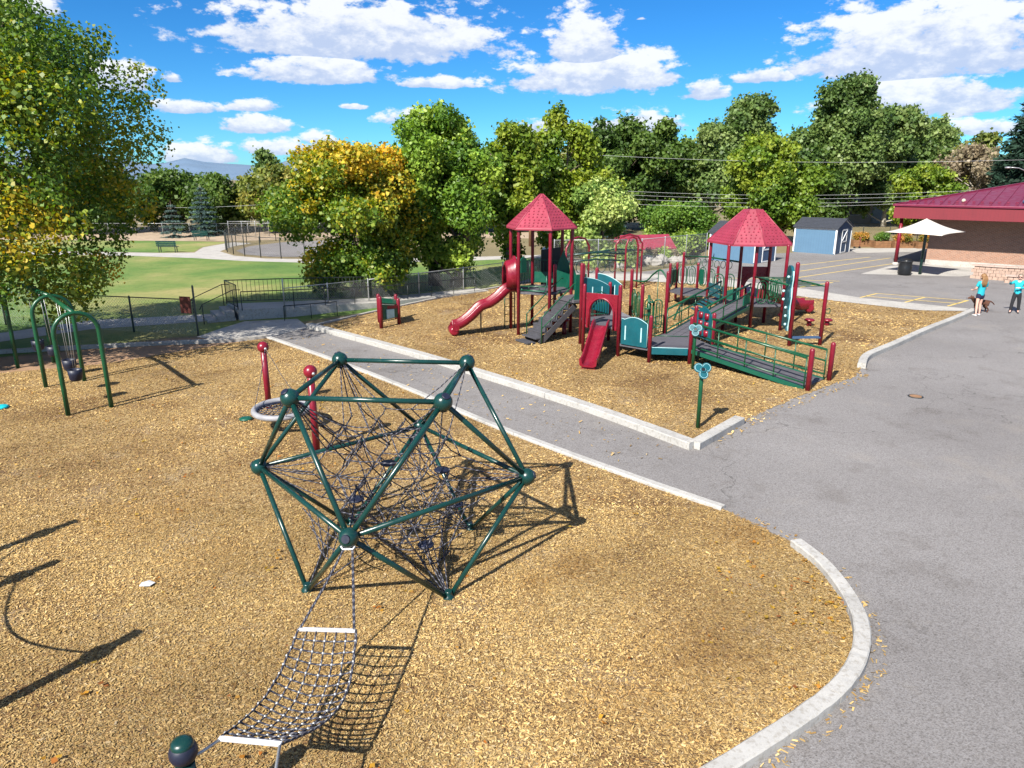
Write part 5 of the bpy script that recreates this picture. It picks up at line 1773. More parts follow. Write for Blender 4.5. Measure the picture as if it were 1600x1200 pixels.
# ------------------------------------------------------------------ small litter and toys
sp_ = MB(); sp_.add([(-5.30, 8.88, .04), (-5.14, 8.87, .05), (-5.11, 8.97, .045), (-5.22, 9.02, .05), (-5.31, 8.97, .04), (-5.21, 8.93, .075)], [(0, 1, 5), (1, 2, 5), (2, 3, 5), (3, 4, 5), (4, 0, 5)])
o = sp_.build('paper_scrap', 'white'); tag(o, 'crumpled white paper scrap lying on the wood chips', 'litter')
md_ = o.modifiers.new('solid', 'SOLIDIFY'); md_.thickness = .006
o = MB().lathe((-12.95, 17.1, .02), [(.17, 0), (.18, .03), (.14, .06), (.03, .075)], 18).build('toy_disc', 'cyan'); tag(o, 'turquoise toy disc lying on the chips before the swings', 'toy')
o = MB().lathe((-6.42, 16.2, .02), [(.15, 0), (.16, .025), (.12, .05), (.03, .06)], 18).build('toy_disc', 'tealgreen'); tag(o, 'green toy disc lying beside the basket swing', 'toy')

# ------------------------------------------------------------------ the big play structure
ps = thing('play_structure', (5.5, 25.5, 0), 'large play structure of red posts with two red roofs, slides, ramps and green rails', 'play structure')
def post(x, y, h, r=.062, mat='red'):
    return MB().lathe((x, y, 0), [(r, -.05), (r, h - r * 1.1), (r * .92, h - r * .55), (r * .6, h - r * .15), (r * .12, h)], 16).build('post', mat, ps)
def deck(poly, z, th=.07):
    MB().prism(poly, z - th, z).build('deck', 'deck', ps, bevel=.008)
def bar(path, r=.02, mat='green', name='rail', par=None, seg=8):
    return MB().tube(path, r, seg).build(name, mat, par or ps)
def stadium(a, b, z0, z1, t0, t1, r=.021, mat='green', par=None, mb=None):
    """upright rounded loop between ground points a and b, from t0 to t1 along"""
    a, b = Vector((a[0], a[1], 0)), Vector((b[0], b[1], 0))
    p, q = a.lerp(b, t0), a.lerp(b, t1)
    w_ = (q - p).length / 2; c = (p + q) / 2; d = (q - p).normalized()
    path = []
    for i in range(9):
        t = pi * i / 8
        path.append(c + d * w_ * math.cos(t) + Vector((0, 0, z1 - w_ + w_ * math.sin(t))))
    for i in range(9):
        t = pi + pi * i / 8
        path.append(c + d * w_ * math.cos(t) + Vector((0, 0, z0 + w_ + w_ * math.sin(t))))
    mb.tube(path, r, 7, closed=True)
def loop_barrier(a, b, z0, z1, n=2, mat='green'):
    mb = MB()
    for k in range(n):
        t0, t1 = .08 + .84 * k / n, .08 + .84 * (k + 1) / n - .05
        stadium(a, b, z0, z1, t0, t1, mb=mb)
        w_ = t1 - t0
        stadium(a, b, z0 + .12, z1 - .12, t0 + w_ * .28, t1 - w_ * .28, .016, mb=mb)
        A_, B_ = Vector((*a, 0)), Vector((*b, 0))
        c = A_.lerp(B_, (t0 + t1) / 2)
        mb.tube([c + Vector((0, 0, z0)), c + Vector((0, 0, z1))], .010, 6)
    o = mb.build('loop_barrier', mat, ps)
    return o
def picket_barrier(a, b, z0, z1, n, mat='green'):
    A_, B_ = Vector((*a, 0)), Vector((*b, 0))
    fr = MB().tube([A_ + Vector((0, 0, z0)), A_ + Vector((0, 0, z1)), B_ + Vector((0, 0, z1)), B_ + Vector((0, 0, z0))], .018, 8).tube([A_ + Vector((0, 0, z0 + .04)), B_ + Vector((0, 0, z0 + .04))], .016, 8).build('barrier', mat, ps)
    for k in range(1, n):
        p = A_.lerp(B_, k / n)
        MB().tube([p + Vector((0, 0, z0 + .04)), p + Vector((0, 0, z1))], .011, 6).build('picket', mat, fr)
    return fr

# tower with the pointed hexagonal roof
HC = Vector((1.08, 26.7)); HR = 1.17
HX = [(HC.x + HR * math.sin(R(14 + 60 * k)), HC.y - HR * math.cos(R(14 + 60 * k))) for k in range(6)]
for p in HX: post(p[0], p[1], 3.9)
ZA = 1.62
deck([(HC.x + (p[0] - HC.x) * .98, HC.y + (p[1] - HC.y) * .98) for p in HX], ZA, .09)
def pyramid_roof(poly, top, z0, z1, drop=.06):
    """poly eave corners, top corners (same count), with rows of small raised shingle tabs"""
    n = len(poly)
    mb = MB()
    vs = [(p[0], p[1], z0) for p in poly] + [(p[0], p[1], z1) for p in top] + [(p[0], p[1], z0 - drop) for p in poly]
    fs = [(i, (i + 1) % n, n + (i + 1) % n, n + i) for i in range(n)] + [((i + 1) % n, i, 2 * n + i, 2 * n + (i + 1) % n) for i in range(n)]
    fs.append(tuple(range(n, 2 * n)))
    mb.add(vs, fs)
    ro = mb.build('roof', 'roofred', ps, bevel=.012)
    md_ = ro.modifiers.new('solid', 'SOLIDIFY'); md_.thickness = .03; md_.offset = -1
    tb = MB()
    for i in range(n):
        a, b = Vector((*poly[i], z0)), Vector((*poly[(i + 1) % n], z0))
        c, d = Vector((*top[(i + 1) % n], z1)), Vector((*top[i], z1))
        up = ((c + d) / 2 - (a + b) / 2); sl = up.length; un_ = up.normalized()
        al = (b - a).normalized(); nr = al.cross(un_).normalized()
        if nr.z < 0: nr = -nr
        rows = int(sl / .125)
        for r_ in range(1, rows):
            f = (r_ + .0) / rows
            L0, L1 = a.lerp(d, f), b.lerp(c, f)
            wdt = (L1 - L0).length
            m = int(wdt / .15)
            for q in range(m):
                t = (q + .5 + (.25 if r_ % 2 else -.25)) / max(1, m)
                if t < .06 or t > .94: continue
                p = L0.lerp(L1, t)
                h_ = nr * .026
                u0, w0 = un_ * .035, al * .022
                tb.add([p - w0 - u0 + nr * .002, p + w0 - u0 + nr * .002, p + w0 + u0 + nr * .002, p - w0 + u0 + nr * .002, p - w0 - u0 + h_, p + w0 - u0 + h_], [(0, 1, 5, 4), (4, 5, 2, 3), (0, 4, 3), (1, 2, 5)])
    o = tb.build('shingle_tabs', 'roofred', ro)
    tag(o, kind='stuff')
    for i in range(n):
        a, d = Vector((*poly[i], z0)), Vector((*top[i], z1))
        if (d - a).length > .3:
            MB().tube([a, d], .022, 8).build('ridge', 'roofred', ro)
    return ro
EV = [(HC.x + (p[0] - HC.x) * 1.15, HC.y + (p[1] - HC.y) * 1.15) for p in HX]
TPp = [(HC.x + (p[0] - HC.x) * .04, HC.y + (p[1] - HC.y) * .04) for p in HX]
pyramid_roof(EV, TPp, 3.90, 5.06)

# wavy slide to the left
def sweep_slide(name, path, d, width, side, th, mat, par, lip=.05):
    """path: world points of the chute's centre floor; d: travel direction in plan"""
    r_ = Vector((d[1], -d[0], 0)).normalized()
    prof = [(-width / 2 - lip, side), (-width / 2 - lip * .4, side + .035), (-width / 2 + .02, side), (-width / 2 + .05, .06), (-width * .3, 0), (width * .3, 0), (width / 2 - .05, .06), (width / 2 - .02, side), (width / 2 + lip * .4, side + .035), (width / 2 + lip, side), (width / 2 + lip * .6, 0), (width * .34, -th), (-width * .34, -th), (-width / 2 - lip * .6, 0)]
    P = smoothpath(path, 6)
    vs = []
    for i, p in enumerate(P):
        t = (P[min(i + 1, len(P) - 1)] - P[max(i - 1, 0)]).normalized()
        rr = r_ if abs(t.z) > .999 else Vector((t.y, -t.x, 0)).normalized()
        u = rr.cross(t)
        for (a, z) in prof:
            vs.append(p + rr * a + u * z)
    k = len(prof); m = len(P)
    mb = MB()
    mb.add(vs, [(i * k + q, i * k + (q + 1) % k, (i + 1) * k + (q + 1) % k, (i + 1) * k + q) for i in range(m - 1) for q in range(k)], True)
    mb.f += [tuple(range(k)), tuple(range(m * k - 1, (m - 1) * k - 1, -1))]; mb.sm += [False, False]
    return mb.build(name, mat, par)
ED = Vector(((HX[5][0] + HX[4][0]) / 2, (HX[5][1] + HX[4][1]) / 2, 0))
SD = Vector((-.97, -.24, 0))
prof_ = [(0, ZA), (.25, ZA - .02), (.6, 1.30), (.95, 1.08), (1.25, .98), (1.6, .66), (1.9, .44), (2.15, .32), (2.35, .30)]
sl = sweep_slide('wave_slide', [ED + SD * s + Vector((0, 0, z)) for s, z in prof_], SD, .52, .20, .07, 'redplastic', ps, .07)
e_ = ED + SD * 2.35
rr_ = Vector((SD.y, -SD.x, 0))
MB().tube([e_ - rr_ * .33 + Vector((0, 0, .20)), e_ - rr_ * .3 + Vector((0, 0, .2)), e_ + rr_ * .3 + Vector((0, 0, .2)), e_ + rr_ * .33 + Vector((0, 0, .2))], [.10, .17, .17, .10], 16).build('slide_end', 'redplastic', sl)
for s_ in (-1, 1):
    q = e_ - SD * .05 + rr_ * .31 * s_ + Vector((0, 0, .34))
    MB().tube([q + rr_ * -.04, q + rr_ * .04], [.13, .13], 16).build('slide_end', 'redplastic', sl)
m_ = ED + SD * 1.3
MB().tube([m_ + Vector((0, 0, -.05)), m_ + Vector((0, 0, .9))], .025, 8).build('slide_leg', 'dksteel', sl)
# hooded entrance of the slide
hd = MB()
prof_h = [(-.42, 0.0), (-.46, .55), (-.36, .92), (-.14, 1.10), (.14, 1.10), (.36, .92), (.46, .55), (.42, 0.0)]
vs = []
for s_, sc_ in ((.02, 1.12), (.10, 1.0), (.34, .92), (.40, .80)):
    for (a, z) in prof_h:
        vs.append(ED + SD * s_ + rr_ * a * sc_ + Vector((0, 0, ZA + .12 + z * sc_ * .92)))
k = 8
hd.add(vs, [(i * k + q, i * k + q + 1, (i + 1) * k + q + 1, (i + 1) * k + q) for i in range(3) for q in range(k - 1)], True)
ho = hd.build('slide_hood', 'redplastic', ps)
md_ = ho.modifiers.new('solid', 'SOLIDIFY'); md_.thickness = .03
# tower barriers
fr = picket_barrier(HX[3], HX[4], ZA + .05, ZA + .95, 8)
picket_barrier(HX[5], HX[0], ZA + .03, ZA + .22, 3)
picket_barrier(HX[2], HX[3], ZA + .05, ZA + .95, 8)
MB().slab(HX[3], HX[4], [(.3, ZA + .5), (.55, ZA + .5), (.55, ZA + 1.02), (.42, ZA + 1.1), (.3, ZA + 1.02)], .05).build('play_panel', 'tealgreen', ps)
pv = MB().slab(HX[2], HX[3], [(.1, ZA + .1), (.92, ZA + .1), (.92, ZA + .5), (.1, ZA + .5)], .04).build('play_panel', 'tealgreen', ps)
bar([(HX[5][0] + .1, HX[5][1], ZA + .12), (HX[5][0] + .15, HX[5][1], ZA + .05), (HX[0][0] - .2, HX[0][1], ZA + .05), (HX[0][0] - .1, HX[0][1], ZA + .3), (HX[0][0] - .12, HX[0][1], ZA + .62)], .022, 'tealgreen')
# vertical ladder under the slide side
lx, ly_ = -.28, 27.15
la = MB().tube([(lx, ly_, -.05), (lx, ly_, 1.62)], .02, 8).tube([(lx + .38, ly_ + .1, -.05), (lx + .38, ly_ + .1, 1.62)], .02, 8).build('ladder', 'green', ps)
for i in range(5):
    MB().tube([(lx, ly_, .25 + .3 * i), (lx + .38, ly_ + .1, .25 + .3 * i)], .013, 6).build('rung', 'dksteel', la)
# teepee-like green climbing panels behind the tower
for (x, y, h, w_) in ((1.95, 27.1, 3.0, .38), (2.3, 26.9, 2.5, .3)):
    MB().slab((x - w_, y), (x + w_, y + .1), [(0, ZA - .1), (1, ZA - .1), (.78, h - .5), (.5, h), (.22, h - .5)], .04).build('climb_panel', 'tealgreen', ps)
MB().slab((1.15, 28.4), (1.95, 28.5), [(0, 1.5), (1, 1.5), (1, 3.0), (0, 2.9)], .05).build('shade_panel', 'black', ps)

# stairs from the chips up to a landing beside the tower
st = MB().prism([(2.2, 24.95), (2.95, 25.3), (2.75, 26.35), (2.22, 26.4), (1.68, 25.78)], 1.36, 1.45).build('landing', 'deck', ps)
d_ = Vector((.84, .54, 0)).normalized(); n_ = Vector((-.54, .84, 0)).normalized()
s0 = Vector((.70, 24.72, 0))
stair = MB()
for s_ in (-1, 1):
    stair.beam(s0 + n_ * .43 * s_ + d_ * .05 + Vector((0, 0, .02)), s0 + n_ * .43 * s_ + d_ * 1.62 + Vector((0, 0, 1.25)), .03, .20)
stair = stair.build('stringers', 'step', ps)
for i in range(7):
    c = s0 + d_ * (.02 + .235 * i) + Vector((0, 0, .20 + .185 * i))
    a = math.atan2(d_.y, d_.x)
    MB().box(c, (.29, .88, .045), a).build('step', 'step', stair, bevel=.006)
    if i: MB().box(c + d_ * -.13 + Vector((0, 0, -.1)), (.02, .84, .15), a).build('riser', 'step', stair)
MB().box(s0 - d_ * .27 + Vector((0, 0, .06)), (.34, .80, .04), math.atan2(d_.y, d_.x)).build('step', 'step', stair)
for s_ in (-1, 1):
    p0 = s0 + n_ * .47 * s_ + d_ * .1; p1 = s0 + n_ * .47 * s_ + d_ * 1.6
    bar([p0 + Vector((0, 0, -.05)), p0 + Vector((0, 0, .95)), p0 + d_ * .12 + Vector((0, 0, 1.05)), p1 + Vector((0, 0, 2.1)), p1 + d_ * .1 + Vector((0, 0, 2.1))], .022, 'green', 'handrail', stair)
    bar([p0 + Vector((0, 0, .55)), p1 + Vector((0, 0, 1.65))], .018, 'green', 'handrail', stair)
    if s_ == -1:
        MB().slab((p1.x - .1, p1.y - .1), (p1.x + .35, p1.y + .12), [(0, 1.3), (1, 1.3), (1, 2.35), (.15, 2.35)], .04).build('play_panel', 'tealgreen', ps)
for (x, y, h) in ((1.57, 25.95, 2.62), (2.40, 24.42, 2.84), (2.50, 24.9, 2.75), (3.05, 25.55, 2.55)):
    post(x, y, h)

# lower hexagon with the red arch panel and the straight slide
CX = [(3.46, 22.55), (4.5, 23.15), (4.5, 24.35), (3.46, 24.95), (2.42, 24.35), (2.38, 23.2)]
deck(CX, .95)
for (p, h) in zip(CX, (2.36, .0, 2.12, 2.12, 0, 2.30)):
    if h: post(p[0], p[1], h)
A_, B_ = Vector((2.45, 23.15, 0)), Vector((3.40, 22.58, 0))
ol = [(0, .86), (0, 2.02), (1, 2.02), (1, .86), (.86, .86)]
for i in range(13):
    t = pi * i / 12
    ol.append((.5 + .36 * math.cos(t), 1.38 + .46 * math.sin(t)))
ol.append((.14, .86))
ap = MB().slab(A_, B_, ol, .06).build('arch_panel', 'redplastic', ps, bevel=.008)
dd = B_ - A_
mouth = [A_ + dd * (.5 + .40 * math.cos(pi * i / 14)) + Vector((0, 0, 1.38 + .50 * math.sin(pi * i / 14))) + Vector((-.027, -.044, 0)) for i in range(15)]
MB().tube([Vector((mouth[0].x, mouth[0].y, .9))] + mouth + [Vector((mouth[-1].x, mouth[-1].y, .9))], .032, 8).build('arch_moulding', 'redplastic', ap)
S2 = Vector((-.296, -.955, 0)).normalized()
m0 = (A_ + B_) / 2
sweep_slide('straight_slide', [m0 + S2 * s + Vector((0, 0, z)) for s, z in ((-.05, .97), (.18, .94), (.55, .74), (1.1, .46), (1.6, .22), (1.9, .15), (2.12, .14))], S2, .46, .19, .05, 'redplastic', ps, .045)
MB().box(m0 + S2 * 2.0 + Vector((0, 0, .05)), (.10, .42, .10), math.atan2(S2.y, S2.x)).build('slide_foot', 'red', ps)
# bridge with curved teal sides between the landing and the lower hexagon
for (a, b, z0, za, zb) in (((2.50, 24.62), (3.42, 24.86), 1.0, 2.30, 1.98), ((3.08, 25.50), (3.88, 24.98), 1.0, 2.34, 2.0)):
    ol = [(0, z0 + .3), (1, z0)]
    for i in range(9):
        t = 1 - i / 8
        ol.append((t, za + (zb - za) * t * t))
    o = MB().slab(a, b, ol, .04).build('bridge_panel', 'teal', ps)
    ed = [Vector((a[0] + (b[0] - a[0]) * t, a[1] + (b[1] - a[1]) * t, za + (zb - za) * t * t)) for t in [i / 10 for i in range(11)]]
    MB().tube(ed, .014, 6).build('panel_edge', 'tealedge', o)
    for t in (.35, .72):
        MB().slab((a[0] + (b[0] - a[0]) * (t - .015) - .01, a[1] + (b[1] - a[1]) * (t - .015) - .04), (a[0] + (b[0] - a[0]) * (t + .015) - .01, a[1] + (b[1] - a[1]) * (t + .015) - .04), [(0, z0 + .55), (1, z0 + .55), (1, z0 + .98), (0, z0 + .98)], .03).build('slot', 'tealedge', o)
MB().prism([(2.52, 24.66), (3.05, 25.45), (4.2, 24.5), (3.4, 24.9)], [1.34, 1.34, .9, .9], [1.40, 1.40, .95, .95]).build('bridge_deck', 'deck', ps)
picket_barrier((2.55, 24.5), (3.35, 24.7), 1.0, 1.62, 9, 'tealgreen')
bar([(2.62, 24.4, 1.5), (2.8, 24.42, 1.78), (3.1, 24.5, 1.84), (3.35, 24.6, 1.7)], .018, 'green')
post(4.42, 26.2, 2.42)
loop_barrier((4.42, 26.15), (4.5, 24.45), .75, 1.75, 2)
loop_barrier((4.55, 24.35), (5.25, 24.12), .62, 1.62, 2)
bar(smoothpath([(4.42, 26.2, 2.0), (4.85, 25.8, 2.02), (5.05, 25.5, 2.3), (5.25, 25.2, 2.5), (5.4, 24.95, 2.3), (5.5, 24.7, 2.02), (5.32, 24.15, 2.0)], 5), .03, 'green', 'wave_rail')
bar([(5.2, 25.25, 0), (5.2, 25.25, 2.48)], .016, 'green')
cp = MB().tube([(4.78, 24.3, .4), (4.72, 24.28, 1.75)], .05, 10).build('climbing_pole', 'green', ps)
for i in range(5):
    t = i * 1.3
    MB().lathe((4.75 + .09 * math.cos(t), 24.29 + .09 * math.sin(t), .6 + .23 * i), [(.10, -.02), (.11, 0), (.10, .02)], 10).build('leaf_step', 'green', cp)

# low deck in front, with its teal panels
DP = [(3.46, 22.55), (4.33, 21.80), (5.57, 21.62), (6.42, 22.32), (6.14, 23.35), (5.28, 24.08), (4.5, 23.15)]
deck(DP, .45, .08)
for (x, y, h) in ((4.33, 21.75, 1.52), (5.57, 21.58, 1.52), (6.45, 22.3, 1.5), (6.14, 23.35, 1.55), (5.3, 24.12, 2.6)):
    post(x, y, h)
ol = [(.04, .46), (.96, .46), (.96, 1.22)] + [(.96 - .92 * i / 8, 1.22 + .16 * math.sin(pi * (i / 8) * .75 + .25 * pi * (i / 8))) for i in range(1, 8)] + [(.04, 1.30)]
tp = MB().slab((3.50, 22.48), (4.29, 21.80), ol, .05).build('solid_panel', 'teal', ps, bevel=.006)
MB().tube([Vector((3.50 + .79 * t, 22.48 - .68 * t, z)) + Vector((-.012, -.014, 0)) for t, z in [(.04, 1.30)] + ol[3:-1][::-1] + [(.96, 1.22), (.96, .5)]], .011, 6).build('panel_edge', 'tealedge', tp)
for t in (.2, .76):
    MB().slab((3.50 + .79 * (t - .02) - .02, 22.48 - .68 * (t - .02) - .024), (3.50 + .79 * (t + .02) - .02, 22.48 - .68 * (t + .02) - .024), [(0, .62), (1, .62), (1, 1.08), (0, 1.08)], .03).build('slot', 'tealedge', tp)
MB().slab((4.40, 21.76), (5.5, 21.6), [(0, .28), (1, .28), (1, .50), (0, .50)], .05).build('kick_panel', 'teal', ps, bevel=.006)
MB().tube([(4.40, 21.75, .50), (5.5, 21.59, .50)], .012, 6).build('panel_edge', 'tealedge', ps)
picket_barrier((4.55, 23.3), (5.2, 24.0), .50, 1.12, 7)
MB().slab((4.02, 22.86), (4.46, 23.1), [(0, .5), (1, .5), (1, 1.1), (0, 1.1)], .04).build('play_panel', 'tealgreen', ps)
bar([(4.4, 21.85, .86), (5.5, 21.68, .86)], .014)
# spinner panel with red blocks
ol = [(.03, .55), (.97, .55), (.97, 1.35)] + [(.97 - .94 * i / 10, 1.35 + .24 * math.sin(pi * i / 10)) for i in range(1, 10)] + [(.03, 1.35)]
sp_ = MB().slab((6.16, 23.28), (6.42, 22.40), ol, .04).build('spinner_panel', 'teal', ps)
for r_ in range(3):
    for c in range(2):
        p = Vector((6.16 + .26 * (.3 + .4 * c), 23.28 - .88 * (.3 + .4 * c), .75 + .28 * r_))
        MB().tube([p + Vector((0, 0, -.10)), p + Vector((0, 0, .10))], .105, 6).build('spinner_block', 'redplastic', sp_)

# ramps
def ramp_way(a0, a1, b0, b1, za, zb, name, boards=4, rails=True, railh=.86, posts_n=4, e0=0, e1=0):
    """from edge a0-a1 (height za) to edge b0-b1 (height zb); 0 is one side, 1 the other"""
    a0, a1, b0, b1 = [Vector((p[0], p[1], 0)) for p in (a0, a1, b0, b1)]
    base = MB()
    for p, q in ((a0, b0), (a1, b1)):
        base.beam(p + Vector((0, 0, za - .03)), q + Vector((0, 0, zb - .03)), .05, .12)
    rt = base.build(name, 'tealgreen', ps)
    for k in range(boards):
        t0, t1 = (k + .03) / boards, (k + .97) / boards
        c = [a0.lerp(a1, t0), a0.lerp(a1, t1), b0.lerp(b1, t1), b0.lerp(b1, t0)]
        MB().prism([(v.x, v.y) for v in c], [za - .03, za - .03, zb - .03, zb - .03], [za, za, zb, zb]).build('board', 'deck', rt)
    if rails:
        for p, q in ((a0, b0), (a1, b1)):
            for hh, rr in ((railh, .036), (railh * .62, .025), (.14, .026)):
                bar([p + Vector((0, 0, za + hh)), q + Vector((0, 0, zb + hh))], rr, 'green', 'rail', rt)
            for k in range(posts_n + 1):
                m = p.lerp(q, k / posts_n); zz = za + (zb - za) * k / posts_n
                bar([m + Vector((0, 0, zz - .05)), m + Vector((0, 0, zz + railh))], .021, 'green', 'rail_post', rt)
    return rt
ramp_way((5.60, 21.55), (6.40, 22.28), (8.05, 18.78), (9.0, 19.72), .45, .05, 'entry_ramp', 4, posts_n=4)
for (x, y, h) in ((8.12, 18.66, 1.20), (9.14, 19.68, 1.14)): post(x, y, h, .07)
ramp_way((5.34, 24.05), (6.12, 23.38), (7.95, 26.95), (8.85, 26.25), .45, 1.0, 'upper_ramp', 4, posts_n=4)

# tower with the hipped roof
T2 = [(8.10, 26.82), (9.12, 26.74), (10.25, 26.66), (10.15, 28.2), (9.05, 28.32), (7.86, 28.42)]
for p in T2: post(p[0], p[1], 3.26)
deck(T2, 1.0, .09)
c2 = Vector((9.08, 27.52))
ev2 = [(8.02, 26.45), (9.30, 26.20), (10.62, 26.62), (10.42, 28.5), (9.0, 28.75), (7.48, 28.55)]
tp2 = [(8.88, 27.30), (9.12, 27.26), (9.36, 27.30), (9.32, 27.72), (9.08, 27.78), (8.84, 27.74)]
ev2 = [(c2.x + (p[0] - c2.x) * .87, c2.y + (p[1] - c2.y) * .87) for p in ev2]
pyramid_roof(ev2, tp2, 3.27, 4.50, .07)
loop_barrier((8.0, 28.42), (9.0, 28.34), 1.1, 1.95, 2)
loop_barrier((9.2, 26.74), (10.15, 26.68), 1.05, 1.9, 2)
loop_barrier((10.24, 26.8), (10.18, 28.1), 1.05, 1.9, 2)
MB().slab((9.15, 28.36), (10.12, 28.26), [(0, .95), (.14, .95), (.14, 1.3)] + [(.5 - .36 * math.cos(pi * i / 10), 1.35 + .5 * math.sin(pi * i / 10)) for i in range(11)] + [(.86, .95), (1, .95), (1, 2.25), (0, 2.25)], .06).build('arch_panel', 'redplastic', ps)
sweep_slide('curved_slide', [(9.65, 28.4, 1.02), (9.95, 28.75, .98), (10.5, 29.2, .78), (11.2, 29.65, .52), (11.9, 30.0, .32), (12.5, 30.25, .26), (12.8, 30.35, .26)], (.8, .5), .55, .34, .06, 'redplastic', ps, .06)
MB().tube([(12.72, 29.98, .28), (12.72, 30.05, .28), (12.88, 30.6, .28), (12.9, 30.7, .28)], [.14, .2, .2, .14], 14).build('slide_end', 'redplastic', ps)
gp = MB().slab((8.75, 26.62), (9.06, 26.9), [(0, .8), (1, .8), (1, 1.5), (0, 1.3)], .05).build('play_panel', 'tealgreen', ps)
MB().slab((8.35, 28.0), (8.95, 27.8), [(0, 1.0), (1, 1.0), (1, 1.5), (0, 1.3)], .05).build('play_panel', 'tealgreen', ps)
# slatted teal steps left of the tower
for i in range(5):
    MB().box((7.75 - .11 * i, 27.7 + .06 * i, .98 - .10 * i), (.13, 1.0, .03), .1, .0).build('step_slat', 'teal', ps)
for i in range(3):
    MB().slab((7.86, 28.3), (8.1, 26.95), [(0, 1.15 + .17 * i), (1, 1.15 + .17 * i), (1, 1.29 + .17 * i), (0, 1.29 + .17 * i)], .03).build('teal_slat', 'teal', ps)
# monkey bars off to the front
for (x, y, h) in ((9.64, 24.08, 2.9), (10.75, 24.18, 2.24)): post(x, y, h, .068)
mk = MB().tube([(9.12, 26.70, 2.06), (9.66, 24.1, 2.06)], .03, 8).tube([(10.25, 26.62, 2.06), (10.74, 24.2, 2.06)], .03, 8).build('monkey_bars', 'green', ps)
for i in range(8):
    t = (i + .5) / 8
    MB().tube([Vector((9.12, 26.7, 2.06)).lerp(Vector((9.66, 24.1, 2.06)), t), Vector((10.25, 26.62, 2.06)).lerp(Vector((10.74, 24.2, 2.06)), t)], .016, 6).build('rung', 'green', mk)
MB().beam((9.7, 24.10, .30), (10.7, 24.18, .30), .2, .05).build('balance_board', 'navy', ps)
bar([(10.80, 24.2, 1.25), (10.98, 24.25, 1.30), (11.02, 24.3, 1.2), (10.98, 24.25, 1.12), (10.80, 24.2, 1.15)], .016, 'green', 'hand_loop')
# climbing board seen edge on
ol = []
for i in range(15):
    ol.append((.0 + .05 * math.sin(i * 1.4), .55 + 2.05 * i / 14))
ol2 = [(1.0 + .05 * math.sin(i * 1.1 + 1), .55 + 2.05 * i / 14) for i in range(14, -1, -1)]
cb = MB().slab((9.50, 24.04), (9.72, 25.05), ol + [(.3, 2.72), (.7, 2.72)] + ol2, .09).build('climbing_board', 'teal', ps)
MB().tube([Vector((9.50, 24.04, 0)).lerp(Vector((9.72, 25.05, 0)), t) + Vector((.01, -.03, z)) for t, z in ol], .022, 7).build('panel_edge', 'tealedge', cb)
for i in range(7):
    MB().ball((9.47 + .03 * (i % 3), 24.2 + .13 * (i % 5), .75 + .27 * i), .05, 10, 7).build('hold', 'tealedge', cb)
# far deck and overhead rings
FD = [(7.35, 33.1), (7.67, 31.95), (8.7, 31.7), (9.4, 32.5), (8.85, 33.9), (7.9, 34.1)]
deck(FD, .58, .08)
for (p, h) in zip(FD, (1.85, 2.48, 0, 1.8, 1.78, 1.78)):
    if h: post(p[0], p[1], h)
loop_barrier(FD[0], FD[5], .72, 1.6, 2); loop_barrier(FD[5], FD[4], .72, 1.6, 2); loop_barrier(FD[4], FD[3], .72, 1.6, 2)
for a, b in ((FD[0], FD[5]), (FD[4], FD[3])):
    MB().slab(a, b, [(.12, .78), (.3, .78), (.3, 1.5), (.12, 1.5)], .04).build('play_panel', 'tealgreen', ps)
oh = bar([(7.67, 31.95, 2.28), (8.3, 30.3, 2.42), (9.05, 28.4, 2.42)], .035, 'green', 'overhead_beam')
for i in range(7):
    c = Vector((7.67, 31.95, 2.28)).lerp(Vector((9.05, 28.4, 2.45)), .18 + .11 * i) + Vector((0, 0, -.20))
    MB().tube([c + Vector((.13 * math.cos(2 * pi * k / 14), .10 * math.cos(2 * pi * k / 14), .15 * math.sin(2 * pi * k / 14))) for k in range(14)], .013, 6, closed=True).build('ring', 'green', oh)
# low curved balance rail between the ramp and the chips
bar(smoothpath([(6.05, 26.1, .55), (6.5, 27.2, .85), (7.1, 28.2, 1.0), (7.7, 28.6, 1.02)], 5), .035, 'green', 'curved_rail')
for (x, y, z) in ((6.5, 27.2, .8), (7.1, 28.2, .95)):
    bar([(x, y, 0), (x, y, z)], .02, 'green', 'rail_post')

# ------------------------------------------------------------------ overhead ladder with red arches, behind the play structure
ol_ = thing('overhead_ladder', (5, 38, 0), 'overhead climber of green bars between tall red arches behind the play structure', 'overhead climber')
for (a, b) in (((2.75, 36.4, 0), (4.05, 37.75, 0)), ((5.55, 38.4, 0), (7.1, 39.2, 0)), ((5.9, 37.2, 0), (6.6, 37.6, 0))):
    a, b = Vector(a), Vector(b); c = (a + b) / 2
    MB().tube([a + Vector((0, 0, -.05)), a + Vector((0, 0, 1.2)), a + Vector((0, 0, 2.2)), a.lerp(c, .35) + Vector((0, 0, 2.6)), c + Vector((0, 0, 2.72)), b.lerp(c, .35) + Vector((0, 0, 2.6)), b + Vector((0, 0, 2.2)), b + Vector((0, 0, 1.2)), b + Vector((0, 0, -.05))], .05, 10).build('arch', 'red', ol_)
for (a, b, z) in (((2.75, 36.4), (5.9, 37.2), 1.85), ((4.05, 37.75), (7.1, 39.2), 1.85), ((2.75, 36.4), (5.9, 37.2), 1.5), ((4.05, 37.75), (5.55, 38.4), 1.6)):
    MB().tube([(a[0], a[1], z), ((a[0] + b[0]) / 2, (a[1] + b[1]) / 2, z + .12), (b[0], b[1], z)], .04, 8).build('beam', 'dkgreen', ol_)
for i in range(9):
    t = (i + .5) / 9
    a = Vector((2.75, 36.4, 1.9)).lerp(Vector((5.9, 37.2, 1.9)), t); b = Vector((4.05, 37.75, 1.9)).lerp(Vector((7.1, 39.2, 1.9)), t)
    MB().tube([a, b], .02, 6).build('rung', 'dkgreen', ol_)
